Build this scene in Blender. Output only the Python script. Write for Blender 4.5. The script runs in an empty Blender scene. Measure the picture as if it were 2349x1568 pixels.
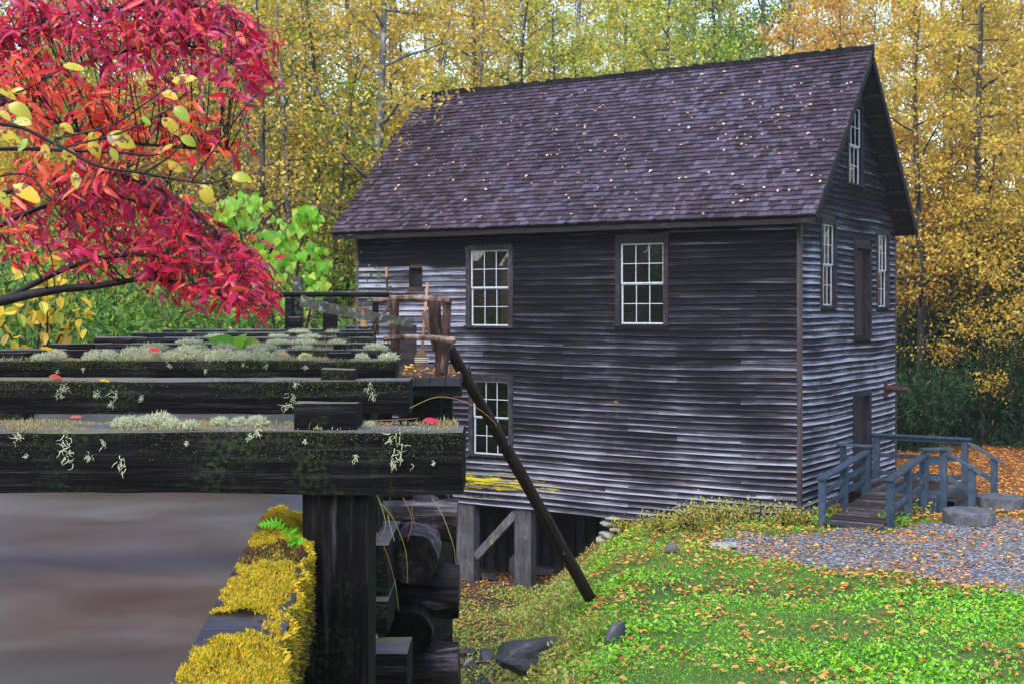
import bpy, math, random
import numpy as np
from mathutils import Vector, noise as mn
random.seed(7); rng = np.random.default_rng(7)
sc = bpy.context.scene
COL = sc.collection
R = math.radians

# ------------------------------------------------------------------ camera, sky, sun, exposure
EYE = 4.6
FPX, CX0, HY = 2990.0, 1174.5, 708.0
cam_d = bpy.data.cameras.new('camera'); cam = bpy.data.objects.new('camera', cam_d); COL.objects.link(cam)
cam.location = (0, 0, EYE); cam.rotation_euler = (R(90), 0, 0)
cam_d.sensor_width = 36; cam_d.lens = FPX/2349*36
cam_d.shift_y = -(784-HY)/2349
cam_d.clip_start = .05; cam_d.clip_end = 600
sc.camera = cam
SUN_EL, SUN_AZ = 52, 205          # azimuth clockwise from +Y: light from behind the camera, a little left
w = bpy.data.worlds.new('World'); sc.world = w; w.use_nodes = True
nt = w.node_tree; bg = nt.nodes['Background']
sky = nt.nodes.new('ShaderNodeTexSky'); sky.sky_type = 'NISHITA'; sky.sun_disc = False
sky.sun_elevation = R(SUN_EL); sky.sun_rotation = R(SUN_AZ)
sky.air_density = 1.1; sky.dust_density = 1.6; sky.ozone_density = 1.5
nt.links.new(sky.outputs[0], bg.inputs[0]); bg.inputs[1].default_value = .15
sl = bpy.data.lights.new('sun', 'SUN'); so = bpy.data.objects.new('sun', sl); COL.objects.link(so)
sl.energy = 1.1; sl.angle = R(40); sl.color = (1, .96, .9)
_d = Vector((math.sin(R(SUN_AZ))*math.cos(R(SUN_EL)), math.cos(R(SUN_AZ))*math.cos(R(SUN_EL)), math.sin(R(SUN_EL))))
so.rotation_euler = _d.to_track_quat('Z', 'Y').to_euler(); so.location = (-10, -20, 40)
sc.view_settings.view_transform = 'Standard'; sc.view_settings.look = 'None'
sc.view_settings.exposure = 1.68; sc.view_settings.gamma = 1.0
sc.cycles.max_bounces = 4; sc.cycles.diffuse_bounces = 2; sc.cycles.glossy_bounces = 2
sc.cycles.transmission_bounces = 4; sc.cycles.transparent_max_bounces = 8
sc.cycles.use_denoising = True

# ------------------------------------------------------------------ helpers
WO = {}                                           # world origin of every object
def at(x, y, Y):                                  # a point of the place from a sight line and a distance
    return Vector(((x-CX0)/FPX*Y, Y, EYE+(HY-y)/FPX*Y))
def link(o, parent=None, origin=(0, 0, 0)):
    COL.objects.link(o)
    org = Vector(origin); WO[o] = org
    if parent is not None:
        o.parent = parent; o.location = org-WO[parent]
    else:
        o.location = org
    return o
def tag(o, label=None, cat=None, group=None, kind=None):
    if label: o['label'] = label
    if cat: o['category'] = cat
    if group: o['group'] = group
    if kind: o['kind'] = kind
    return o
def empty(name, loc, label=None, cat=None, group=None):
    o = bpy.data.objects.new(name, None); o.empty_display_size = .2
    link(o, None, loc); return tag(o, label, cat, group)
def npmesh(name, V, F, rnd=None, smooth=False):
    V = np.asarray(V, dtype=np.float32); F = np.asarray(F, dtype=np.int32)
    me = bpy.data.meshes.new(name)
    k = F.shape[1]
    me.vertices.add(len(V)); me.vertices.foreach_set('co', V.ravel())
    me.loops.add(F.size); me.loops.foreach_set('vertex_index', F.ravel())
    me.polygons.add(len(F))
    me.polygons.foreach_set('loop_start', np.arange(0, F.size, k, dtype=np.int32))
    try: me.polygons.foreach_set('loop_total', np.full(len(F), k, dtype=np.int32))
    except Exception: pass
    me.polygons.foreach_set('use_smooth', np.full(len(F), bool(smooth)))
    me.update(calc_edges=True)
    if rnd is not None:
        a = me.attributes.new('rnd', 'FLOAT', 'FACE'); a.data.foreach_set('value', np.asarray(rnd, dtype=np.float32))
    return me
def npobj(name, V, F, mat, parent=None, rnd=None, smooth=False, origin=None):
    V = np.asarray(V, dtype=np.float64)
    org = Vector(origin) if origin is not None else (WO[parent] if parent is not None else Vector((0, 0, 0)))
    me = npmesh(name, V-np.array(org), F, rnd, smooth)
    me.materials.append(mat)
    return link(bpy.data.objects.new(name, me), parent, org)
class MB:
    """collects shapes in world coordinates, builds ONE mesh object"""
    def __init__(s): s.v = []; s.f = []; s.uv = {}
    def hexa(s, p):                               # 8 points: bottom ring 0-3 ccw seen from above, top ring 4-7
        n = len(s.v); s.v += [tuple(q) for q in p]
        s.f += [(n+3, n+2, n+1, n), (n+4, n+5, n+6, n+7)] + [(n+i, n+(i+1) % 4, n+4+(i+1) % 4, n+4+i) for i in range(4)]
        return s
    def box(s, x0, x1, y0, y1, z0, z1, fn=None, j=0):
        p = [(x0, y0, z0), (x1, y0, z0), (x1, y1, z0), (x0, y1, z0), (x0, y0, z1), (x1, y0, z1), (x1, y1, z1), (x0, y1, z1)]
        if j: p = [tuple(c+random.uniform(-j, j) for c in q) for q in p]
        if fn: p = [fn(*q) for q in p]
        return s.hexa(p)
    def bar(s, a, b, wd, ht, up=(0, 0, 1)):       # rectangular bar from a to b
        a = Vector(a); b = Vector(b); d = (b-a).normalized(); u = Vector(up)
        sd = d.cross(u).normalized(); u = sd.cross(d).normalized()
        sd *= wd/2; u *= ht/2
        return s.hexa([a-sd-u, a+sd-u, b+sd-u, b-sd-u, a-sd+u, a+sd+u, b+sd+u, b-sd+u])
    def tube(s, pts, rad, n=8, cap=True, rough=0, seed=0, fur=0):
        pts = [Vector(p) for p in pts]; m = len(pts)
        if not isinstance(rad, (list, tuple)): rad = [rad]*m
        b0 = len(s.v); ref = None
        for i in range(m):
            d = (pts[min(i+1, m-1)]-pts[max(i-1, 0)]).normalized()
            if ref is None:
                ref = d.orthogonal().normalized()
            ref = (ref-d*ref.dot(d)).normalized(); bi = d.cross(ref)
            for k in range(n):
                t = 2*math.pi*k/n
                rr = rad[i]*(1+rough*mn.noise((math.cos(t)*1.7+seed*5.1, math.sin(t)*1.7, i*.35+seed))+(fur*mn.noise((math.cos(t)*7+seed, math.sin(t)*7, i*.22)) if fur else 0))
                s.v.append(tuple(pts[i]+(ref*math.cos(t)+bi*math.sin(t))*rr))
        for i in range(m-1):
            for k in range(n):
                s.f.append((b0+i*n+k, b0+i*n+(k+1) % n, b0+(i+1)*n+(k+1) % n, b0+(i+1)*n+k))
        if cap:
            s.f.append(tuple(b0+k for k in reversed(range(n)))); s.f.append(tuple(b0+(m-1)*n+k for k in range(n)))
        return s
    def mesh(s, name, org=(0, 0, 0), smooth=False):
        me = bpy.data.meshes.new(name); o = Vector(org)
        me.from_pydata([tuple(Vector(p)-o) for p in s.v], [], s.f)
        if smooth: me.polygons.foreach_set('use_smooth', [True]*len(me.polygons))
        me.update(); return me
    def build(s, name, mat, parent=None, origin=None, smooth=False, bevel=0):
        org = Vector(origin) if origin is not None else (sum((Vector(p) for p in s.v), Vector())/len(s.v))
        me = s.mesh(name, org, smooth); me.materials.append(mat)
        o = link(bpy.data.objects.new(name, me), parent, org)
        if bevel:
            b = o.modifiers.new('bevel', 'BEVEL'); b.width = bevel; b.segments = 2; b.limit_method = 'ANGLE'
        return o
def share(me, name, mat, parent, loc, rot=(0, 0, 0), scale=(1, 1, 1)):
    o = bpy.data.objects.new(name, me); link(o, parent, loc)
    o.rotation_euler = rot; o.scale = scale
    if mat is not None:
        if len(me.materials) == 0: me.materials.append(mat)
        if me.materials[0] is not mat:
            o.material_slots[0].link = 'OBJECT'; o.material_slots[0].material = mat
    return o
def catmull(pts, n=6):
    pts = [Vector(p) for p in pts]; out = []
    for i in range(len(pts)-1):
        p0 = pts[max(i-1, 0)]; p1 = pts[i]; p2 = pts[i+1]; p3 = pts[min(i+2, len(pts)-1)]
        for k in range(n):
            t = k/n
            out.append(.5*((2*p1)+(p2-p0)*t+(2*p0-5*p1+4*p2-p3)*t*t+(3*p1-p0-3*p2+p3)*t**3))
    out.append(pts[-1]); return out
def lerp(a, b, t): return a+(b-a)*t
def unit(A): return A/np.maximum(np.linalg.norm(A, axis=1, keepdims=True), 1e-9)

# ------------------------------------------------------------------ materials
class NT:
    def __init__(s, name):
        s.m = bpy.data.materials.new(name); s.m.use_nodes = True
        s.n = s.m.node_tree.nodes; s.l = s.m.node_tree.links; s.b = s.n['Principled BSDF']; s.out = s.n['Material Output']
    def new(s, t, **kw):
        q = s.n.new(t)
        for k, v in kw.items(): setattr(q, k, v)
        return q
    def set(s, sock, v):
        if hasattr(v, 'is_linked') or isinstance(v, bpy.types.NodeSocket): s.l.new(v, sock)
        else: sock.default_value = v
    def math(s, op, a, b=0.0, clamp=False):
        q = s.new('ShaderNodeMath', operation=op, use_clamp=clamp); s.set(q.inputs[0], a); s.set(q.inputs[1], b); return q.outputs[0]
    def noise(s, vec, scale, detail=4, rough=.6, dist=0):
        q = s.new('ShaderNodeTexNoise'); s.l.new(vec, q.inputs['Vector']); q.inputs['Scale'].default_value = scale
        q.inputs['Detail'].default_value = detail; q.inputs['Roughness'].default_value = rough; q.inputs['Distortion'].default_value = dist
        return q.outputs['Fac']
    def voro(s, vec, scale, out='Color'):
        q = s.new('ShaderNodeTexVoronoi'); s.l.new(vec, q.inputs['Vector']); q.inputs['Scale'].default_value = scale; return q.outputs[out]
    def ramp(s, fac, stops, interp='LINEAR'):
        q = s.new('ShaderNodeValToRGB'); q.color_ramp.interpolation = interp; e = q.color_ramp.elements
        while len(e) > 1: e.remove(e[-1])
        e[0].position = stops[0][0]; e[0].color = (*stops[0][1], 1)
        for p, c in stops[1:]:
            x = e.new(p); x.color = (*c, 1)
        s.l.new(fac, q.inputs[0]); return q.outputs[0]
    def gray(s, fac, a, b):                        # smooth threshold a..b -> 0..1
        q = s.new('ShaderNodeMapRange', interpolation_type='SMOOTHSTEP'); s.l.new(fac, q.inputs[0])
        q.inputs[1].default_value = a; q.inputs[2].default_value = b; return q.outputs[0]
    def mix(s, fac, a, b, mode='MIX'):
        q = s.new('ShaderNodeMix', data_type='RGBA', blend_type=mode); s.set(q.inputs[0], fac)
        for i, v in ((6, a), (7, b)):
            if isinstance(v, tuple): q.inputs[i].default_value = (*v, 1) if len(v) == 3 else v
            else: s.l.new(v, q.inputs[i])
        return q.outputs[2]
    def mapv(s, vec, scale=(1, 1, 1), rot=(0, 0, 0), loc=(0, 0, 0)):
        q = s.new('ShaderNodeMapping'); s.l.new(vec, q.inputs[0]); q.inputs['Scale'].default_value = scale
        q.inputs['Rotation'].default_value = rot; q.inputs['Location'].default_value = loc; return q.outputs[0]
    def pos(s): return s.new('ShaderNodeNewGeometry').outputs['Position']
    def objc(s): return s.new('ShaderNodeTexCoord').outputs['Object']
    def uv(s): return s.new('ShaderNodeTexCoord').outputs['UV']
    def attr(s, n): return s.new('ShaderNodeAttribute', attribute_name=n).outputs['Fac']
    def orand(s): return s.new('ShaderNodeObjectInfo').outputs['Random']
    def vadd(s, vec, off):                         # vec + (off,off,off)
        q = s.new('ShaderNodeVectorMath', operation='ADD'); s.l.new(vec, q.inputs[0]); s.l.new(off, q.inputs[1]); return q.outputs[0]
    def bump(s, h, strength=.4, dist=.02):
        q = s.new('ShaderNodeBump'); q.inputs['Strength'].default_value = strength; q.inputs['Distance'].default_value = dist
        s.l.new(h, q.inputs['Height']); s.l.new(q.outputs[0], s.b.inputs['Normal']); return q
    def fin(s, col=None, rough=.7, spec=.5, metal=0):
        if col is not None:
            if isinstance(col, tuple): s.b.inputs['Base Color'].default_value = (*col, 1)
            else: s.l.new(col, s.b.inputs['Base Color'])
        s.set(s.b.inputs['Roughness'], rough); s.b.inputs['Specular IOR Level'].default_value = spec
        s.b.inputs['Metallic'].default_value = metal
        return s.m
def wood(name, dark, mid, light, lo=.25, hi=.75, grain=(3, 3, 60), rough=.75, spec=.14, bump=.5, lichen=None, lfac=(.6, .72), world=False, lscale=9, var=.16):
    t = NT(name); v = t.pos() if world else t.objc()
    r = t.math('MULTIPLY', t.orand(), 37.0)
    v = t.vadd(v, r)
    g = t.noise(t.mapv(v, grain), 1, 6, .65)
    b = t.noise(v, 2.2, 3, .6)
    f = t.math('ADD', t.math('MULTIPLY', g, .65), t.math('MULTIPLY', b, .35))
    f = t.math('ADD', f, t.math('MULTIPLY', t.math('SUBTRACT', t.orand(), .5), var))
    c = t.ramp(f, [(lo, dark), ((lo+hi)/2, mid), (hi, light)])
    if lichen:
        ln = t.noise(v, lscale, 5, .7); c = t.mix(t.gray(ln, *lfac), c, lichen)
    t.bump(g, bump, .01)
    return t.fin(c, rough, spec)
def leafmat(name, pal, trans=.35, rough=.5, spec=.4, obj=.25, interp='LINEAR', spots=None, sscale=45):
    t = NT(name)
    f = t.math('ADD', t.math('MULTIPLY', t.attr('rnd'), 1-obj), t.math('MULTIPLY', t.orand(), obj))
    n = len(pal); c = t.ramp(f, [(i/(n-1) if n > 1 else 0, p) for i, p in enumerate(pal)], interp)
    if spots:
        sn = t.noise(t.vadd(t.objc(), t.math('MULTIPLY', t.orand(), 50.0)), sscale, 3, .6)
        c = t.mix(t.gray(sn, .52, .60), c, spots)
    t.fin(c, rough, spec)
    tr = t.new('ShaderNodeBsdfTranslucent'); t.l.new(c, tr.inputs[0])
    ms = t.new('ShaderNodeMixShader'); ms.inputs[0].default_value = trans
    t.l.new(t.b.outputs[0], ms.inputs[1]); t.l.new(tr.outputs[0], ms.inputs[2]); t.l.new(ms.outputs[0], t.out.inputs[0])
    return t.m
M = {}
def mk_clap():
    t = NT('weathered_clapboard'); uv = t.uv()
    r = t.math('MULTIPLY', t.orand(), 61.0)
    v = t.vadd(uv, r)
    g = t.noise(t.mapv(v, (.7, 3.2, 1)), 1, 6, .66, .25)          # streaks along the board
    g2 = t.noise(t.mapv(v, (3.5, 26, 1)), 1, 4, .6)
    bl = t.attr('bl'); un = t.attr('un'); sep = t.new('ShaderNodeSeparateXYZ'); t.l.new(uv, sep.inputs[0])
    edge = t.math('SUBTRACT', .56, sep.outputs[1])               # each board paler towards its lower edge
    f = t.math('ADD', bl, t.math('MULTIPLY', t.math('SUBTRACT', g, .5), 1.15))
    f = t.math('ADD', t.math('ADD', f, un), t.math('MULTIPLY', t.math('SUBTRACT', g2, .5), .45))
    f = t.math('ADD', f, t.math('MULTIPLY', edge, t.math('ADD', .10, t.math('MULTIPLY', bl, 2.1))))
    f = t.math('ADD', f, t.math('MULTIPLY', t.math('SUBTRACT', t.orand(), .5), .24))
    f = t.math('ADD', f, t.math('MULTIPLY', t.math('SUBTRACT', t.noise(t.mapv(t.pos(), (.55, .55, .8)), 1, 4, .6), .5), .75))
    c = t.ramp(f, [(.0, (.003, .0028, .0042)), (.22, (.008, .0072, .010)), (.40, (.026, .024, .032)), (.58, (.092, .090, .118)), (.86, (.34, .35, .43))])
    warm = t.noise(t.mapv(v, (.9, 2, 1), loc=(5, 3, 0)), 1, 3, .6)
    c = t.mix(t.math('MULTIPLY', t.gray(warm, .52, .7), .55), c, t.mix(1.0, c, (1.25, .88, .70), 'MULTIPLY'))
    yn = t.noise(t.mapv(v, (1.3, 2.2, 1)), 1, 6, .8)
    ym = t.math('MULTIPLY', t.gray(t.math('ADD', t.math('MULTIPLY', t.attr('yl'), .315), yn), .74, .84), t.gray(t.attr('yl'), .02, .15))
    c = t.mix(t.math('MULTIPLY', ym, .9), c, (.52, .42, .02))
    t.bump(g2, .5, .008)
    return t.fin(c, .8, .10)
M['clap'] = mk_clap()
def mk_shingle():
    t = NT('wet_shingle')
    q = t.math('FRACT', t.math('ADD', t.attr('rnd'), t.orand()))
    v = t.vadd(t.uv(), t.math('MULTIPLY', q, 91.0))
    g = t.noise(t.mapv(v, (14, 1.2, 1)), 1, 4, .7)
    big = t.noise(t.mapv(t.pos(), (.5, .5, .5)), 1, 3, .5)
    f = t.math('ADD', t.math('ADD', .12, t.math('MULTIPLY', q, .38)), t.math('MULTIPLY', g, .5))
    f = t.math('ADD', f, t.math('MULTIPLY', t.math('SUBTRACT', big, .5), .5))
    c = t.ramp(f, [(.12, (.004, .0026, .0036)), (.36, (.015, .0075, .0105)), (.54, (.036, .019, .027)), (.74, (.064, .048, .076)), (.95, (.125, .12, .185))])  # bluish pale stops paint the wet roof's sheen into the colour
    t.bump(g, .4, .006)
    return t.fin(c, t.math('ADD', .30, t.math('MULTIPLY', g, .3)), .42)
M['shingle'] = mk_shingle()
M['dark'] = wood('dark_old_wood', (.007, .006, .007), (.018, .015, .017), (.05, .042, .046), grain=(2.5, 2.5, 30), rough=.85, spec=.12)
M['ridge'] = wood('dark_ridge_wood', (.004, .004, .006), (.008, .008, .011), (.02, .019, .024), grain=(20, 20, 4), rough=.8, spec=.1)
M['trim'] = wood('brown_trim_wood', (.022, .016, .018), (.06, .043, .045), (.14, .11, .115), grain=(22, 22, 2))
M['fascia'] = wood('weathered_fascia_wood', (.008, .007, .008), (.024, .019, .021), (.11, .09, .085), .38, .8, grain=(2, 2, 20))
M['casing'] = wood('window_casing_wood', (.009, .008, .010), (.026, .021, .026), (.08, .07, .085), grain=(14, 14, 5), rough=.85, spec=.12)
M['postgray'] = wood('grey_post_wood', (.025, .023, .026), (.075, .07, .08), (.19, .185, .21), grain=(22, 22, 2), lichen=(.22, .22, .10), lfac=(.58, .75), lscale=3)
M['under'] = wood('underfloor_dark_wood', (.008, .007, .008), (.02, .018, .02), (.05, .045, .045), grain=(20, 20, 2), rough=.85, spec=.12)
M['door'] = wood('door_plank_wood', (.010, .008, .008), (.028, .021, .021), (.07, .055, .055), grain=(26, 26, 2), rough=.85, spec=.12)
def mk_white():
    t = NT('white_sash_paint'); v = t.vadd(t.objc(), t.math('MULTIPLY', t.orand(), 9.0))
    n = t.noise(v, 14, 5, .7)
    c = t.ramp(n, [(.30, (.18, .18, .20)), (.42, (.40, .42, .46)), (.8, (.52, .55, .60))])
    return t.fin(c, .5, .4)
M['white'] = mk_white()
def mk_glass():
    t = NT('old_window_glass'); v = t.vadd(t.objc(), t.math('MULTIPLY', t.orand(), 20.0))
    n = t.noise(v, 3.0, 2, .5)
    gl = t.new('ShaderNodeBsdfGlossy'); gl.inputs['Roughness'].default_value = .02; gl.inputs['Color'].default_value = (.95, .97, 1, 1)
    tr = t.new('ShaderNodeBsdfTransparent'); tr.inputs[0].default_value = (.75, .78, .78, 1)
    bp = t.new('ShaderNodeBump'); bp.inputs['Strength'].default_value = .12; bp.inputs['Distance'].default_value = .02
    t.l.new(n, bp.inputs['Height']); t.l.new(bp.outputs[0], gl.inputs['Normal'])
    fr = t.new('ShaderNodeFresnel'); fr.inputs[0].default_value = 1.9; t.l.new(bp.outputs[0], fr.inputs['Normal'])
    ms = t.new('ShaderNodeMixShader'); t.l.new(fr.outputs[0], ms.inputs[0])
    t.l.new(tr.outputs[0], ms.inputs[1]); t.l.new(gl.outputs[0], ms.inputs[2]); t.l.new(ms.outputs[0], t.out.inputs[0])
    return t.m
M['glass'] = mk_glass()
M['interior'] = NT('mill_interior').fin((.045, .035, .03), .9, .2)
M['intpost'] = wood('reddish_interior_post', (.06, .025, .015), (.14, .06, .035), (.22, .10, .06), grain=(20, 20, 2))
def mk_beam(nm='wet_black_timber', gr=(3, 40, 70)):
    t = NT(nm); v = t.vadd(t.objc(), t.math('MULTIPLY', t.orand(), 31.0))
    g = t.noise(t.mapv(v, gr), 1, 8, .72)
    c = t.ramp(g, [(.38, (.0012, .001, .0014)), (.52, (.004, .0034, .0042)), (.60, (.016, .013, .016)), (.72, (.06, .05, .058))])
    mo = t.gray(t.noise(v, 2.6, 6, .75), .47, .62); mf = t.gray(t.noise(v, 90, 3, .7), .45, .62)
    c = t.mix(t.math('MULTIPLY', t.math('MULTIPLY', mo, mf), .45), c, (.05, .085, .022))
    li = t.gray(t.noise(t.mapv(v, (1, 1, 2.2)), 22, 6, .8), .68, .74)
    c = t.mix(t.math('MULTIPLY', li, .6), c, (.30, .33, .28))
    # top faces coloured a paler grey, with a film of tan moss
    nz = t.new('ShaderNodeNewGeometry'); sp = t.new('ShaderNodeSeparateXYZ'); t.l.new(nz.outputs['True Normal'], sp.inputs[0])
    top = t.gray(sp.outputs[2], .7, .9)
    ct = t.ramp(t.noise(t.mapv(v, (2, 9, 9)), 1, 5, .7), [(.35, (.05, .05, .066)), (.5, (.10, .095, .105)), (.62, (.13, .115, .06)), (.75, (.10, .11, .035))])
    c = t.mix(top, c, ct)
    t.bump(g, .9, .012)
    return t.fin(c, t.math('ADD', .60, t.math('MULTIPLY', g, .35)), .12)
M['beam'] = mk_beam(); M['vbeam'] = mk_beam('wet_black_post', (60, 60, 4))
M['log'] = wood('furrowed_black_log', (.003, .0025, .003), (.018, .014, .016), (.17, .14, .165), .40, .68, grain=(3, 26, 26), rough=.6, spec=.10, bump=1.0, lichen=(.06, .08, .03), lfac=(.62, .75), lscale=5)
M['logend'] = wood('black_log_end', (.002, .0018, .0018), (.010, .008, .008), (.05, .04, .036), .4, .72, grain=(26, 4, 26), rough=.8, spec=.05, bump=.8, lichen=(.05, .07, .02), lfac=(.62, .78), lscale=7)
M['rustic'] = wood('peeled_rustic_log', (.010, .005, .004), (.05, .026, .020), (.24, .165, .13), .36, .68, grain=(12, 12, 2.5), rough=.7, bump=.9)
M['brace'] = wood('leaning_log_bark', (.008, .0045, .004), (.034, .017, .013), (.10, .072, .062), .3, .85, grain=(30, 30, 9), rough=.6, spec=.12, bump=.9, lichen=(.20, .22, .17), lfac=(.62, .72), lscale=4)
M['lichbar'] = wood('lichen_crusted_bar', (.008, .0075, .006), (.025, .026, .019), (.065, .07, .052), grain=(3, 20, 20), lichen=(.15, .165, .13), lfac=(.52, .64), lscale=14)
M['deckb'] = wood('wet_platform_deck', (.005, .0045, .006), (.016, .014, .020), (.05, .046, .066), grain=(2, 14, 14), rough=.35, spec=.5)
M['newwood'] = wood('fresh_orange_wood', (.30, .14, .05), (.45, .23, .09), (.55, .32, .15), grain=(20, 20, 3))
M['redrail'] = wood('reddish_rail_wood', (.06, .02, .015), (.13, .05, .035), (.2, .09, .06), grain=(3, 20, 20))
M['railpaint'] = wood('blue_grey_rail_wood', (.016, .026, .042), (.038, .058, .088), (.09, .125, .175), .3, .8, grain=(12, 12, 6), rough=.55, bump=.4)
M['rampdeck'] = wood('wet_brown_deck_board', (.010, .007, .0075), (.038, .028, .029), (.11, .095, .105), .3, .8, grain=(6, 6, 10), rough=.4, spec=.4, var=.5)
def mk_stone(name, a, b, c, moss=None, rough=.75, sc=1):
    t = NT(name); v = t.vadd(t.objc(), t.math('MULTIPLY', t.orand(), 43.0))
    n = t.noise(v, 3*sc, 8, .7); n2 = t.noise(v, 22*sc, 5, .7)
    col = t.ramp(t.math('ADD', t.math('MULTIPLY', n, .7), t.math('MULTIPLY', n2, .3)), [(.3, a), (.5, b), (.7, c)])
    if moss: col = t.mix(t.gray(t.noise(v, 4*sc, 5, .7), .58, .68), col, moss)
    t.bump(t.math('ADD', n, t.math('MULTIPLY', n2, .4)), .8, .03)
    return t.fin(col, rough, .5)
M['millstone'] = mk_stone('grey_millstone', (.022, .022, .028), (.065, .066, .078), (.15, .15, .165), (.05, .06, .03), sc=1.5)
M['rock'] = mk_stone('wet_creek_rock', (.010, .010, .012), (.032, .032, .038), (.10, .10, .115), (.04, .05, .02), rough=.6)
M['pier'] = mk_stone('pale_pier_stone', (.10, .10, .09), (.24, .24, .21), (.38, .38, .34), (.16, .19, .08))
M['rust'] = wood('rusted_iron', (.02, .012, .014), (.06, .028, .024), (.12, .055, .04), grain=(9, 9, 9), rough=.6)
M['straw'] = wood('broom_straw', (.035, .02, .01), (.10, .06, .028), (.20, .135, .07), grain=(60, 60, 4))
M['string'] = NT('pale_broom_string').fin((.5, .47, .42), .8, .2)
M['handle'] = wood('broom_handle_wood', (.22, .10, .05), (.34, .17, .09), (.42, .24, .14), grain=(30, 30, 3), rough=.4)
M['bark'] = wood('grey_tree_bark', (.035, .033, .035), (.10, .098, .095), (.24, .24, .225), .28, .72, grain=(8, 8, 3), bump=.8, lichen=(.36, .38, .34), lfac=(.56, .68), lscale=3)
M['darkbark'] = wood('dark_tree_bark', (.016, .014, .014), (.05, .044, .04), (.12, .11, .10), .28, .75, grain=(8, 8, 3), bump=.8, lichen=(.22, .24, .20), lfac=(.62, .74), lscale=3)
M['twig'] = wood('dark_wet_twig', (.006, .0045, .005), (.018, .013, .014), (.06, .052, .055), .3, .8, grain=(14, 14, 14), rough=.6, spec=.2, lichen=(.25, .28, .24), lfac=(.64, .72), lscale=14)
# leaves
G1, G2, G3 = (.035, .095, .012), (.075, .19, .015), (.15, .30, .02)
YG, Y1, Y2, Y3 = (.33, .39, .04), (.62, .48, .04), (.66, .40, .03), (.64, .53, .12)
O1, O2, RD, BR = (.62, .30, .04), (.58, .20, .03), (.44, .11, .03), (.40, .28, .08)
M['l_gold'] = leafmat('golden_leaves', [G2, YG, Y1, Y2, BR, Y1, O1, YG], .4, obj=.42)
M['l_yg'] = leafmat('yellow_green_leaves', [G1, G2, G3, YG, G2, Y1, G3], .4, obj=.42)
M['l_pale'] = leafmat('pale_yellow_green_leaves', [G2, G3, YG, (.38, .40, .07), Y1, G3, Y3, O1], .4, obj=.42)
M['l_orange'] = leafmat('orange_leaves', [YG, O1, Y2, BR, O2, Y1, O1, RD], .4, obj=.42)
M['l_mix'] = leafmat('yellow_orange_leaves', [G2, YG, Y2, BR, Y1, O1, YG, Y2], .4, obj=.42)
M['l_green'] = leafmat('deep_green_leaves', [G1, G2, G1, G3, G2], .35)
M['l_rhodo'] = leafmat('dark_evergreen_leaves', [(.006, .020, .008), (.012, .038, .013), (.020, .058, .020), (.035, .07, .02), (.008, .026, .010)], .15, .55, .25)
M['l_lime'] = leafmat('bright_lime_leaves', [(.05, .20, .01), (.12, .33, .012), (.18, .40, .015), (.26, .36, .015), (.08, .26, .01)], .4, .4)
M['l_crimson'] = leafmat('crimson_leaves', [(.20, .005, .03), (.46, .009, .045), (.66, .016, .05), (.36, .03, .12), (.76, .028, .045), (.30, .007, .045), (.68, .012, .065)], .48, .30, .5, obj=.5)
M['l_scarlet'] = leafmat('scarlet_orange_leaves', [(.72, .025, .03), (.80, .06, .03), (.80, .15, .035), (.58, .06, .03), (.82, .26, .06), (.76, .04, .04)], .5, .28, .55, obj=.5)
M['l_hazel'] = leafmat('spotted_yellow_leaves', [(.58, .34, .012), (.62, .40, .02), (.42, .38, .02), (.60, .28, .012)], .35, .3, .5, obj=1, spots=(.13, .035, .012), sscale=3.2)
M['l_hazelg'] = leafmat('yellow_and_green_leaves', [(.20, .34, .015), (.34, .38, .02), (.42, .36, .02)], .35, .3, .5, obj=1, spots=(.45, .30, .03), sscale=2.5)
M['l_fall'] = leafmat('fallen_leaves', [(.58, .22, .025), (.60, .34, .03), (.50, .12, .02), (.24, .075, .03), (.62, .30, .10), (.10, .03, .025), (.60, .40, .06), (.42, .14, .04), (.58, .26, .03)], .12, .4, .5, obj=0)
M['l_roof'] = leafmat('pale_wet_fallen_leaves', [(.46, .27, .12), (.52, .36, .18), (.36, .15, .07), (.56, .44, .27), (.26, .09, .06)], .1, .35, .6, obj=0)
M['l_clover'] = leafmat('lawn_herb_leaves', [(.05, .21, .012), (.14, .42, .016), (.24, .56, .02), (.34, .60, .03), (.08, .30, .05), (.19, .50, .02)], .35, .4, .5, obj=0)
M['l_grass'] = leafmat('grass_blades', [(.07, .19, .015), (.13, .30, .02), (.20, .36, .03), (.28, .30, .05)], .35, .5, obj=0)
M['l_weed'] = leafmat('creek_weeds', [(.12, .30, .02), (.30, .42, .04), (.52, .50, .10), (.38, .30, .08), (.14, .36, .03), (.58, .56, .20), (.10, .26, .03), (.46, .18, .10)], .35, .5, obj=0)
M['l_shrub'] = leafmat('yellowing_shrub_leaves', [(.12, .18, .02), (.32, .30, .03), (.46, .36, .05), (.22, .24, .03), (.36, .20, .05)], .35, .5, obj=.15)
M['moss'] = leafmat('golden_moss', [(.26, .26, .01), (.46, .36, .01), (.58, .40, .01), (.50, .28, .01), (.24, .28, .015), (.20, .09, .01), (.07, .035, .008)], .3, .6, obj=0)
M['lichen'] = leafmat('pale_reindeer_lichen', [(.36, .38, .22), (.48, .50, .32), (.56, .57, .40), (.42, .45, .28)], .3, .8, .2, obj=0)
M['tanmoss'] = leafmat('tan_moss_stems', [(.26, .24, .10), (.36, .30, .16), (.20, .22, .08), (.30, .16, .09), (.42, .36, .20)], .3, .8, .2, obj=0)
M['greenmoss'] = leafmat('dull_green_moss', [(.035, .05, .012), (.06, .085, .02), (.10, .12, .04), (.045, .04, .015)], .2, .8, .1, obj=0)
M['fern'] = leafmat('fern_green', [(.08, .34, .012), (.14, .45, .015), (.10, .38, .02)], .4, .5, obj=0)
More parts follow.
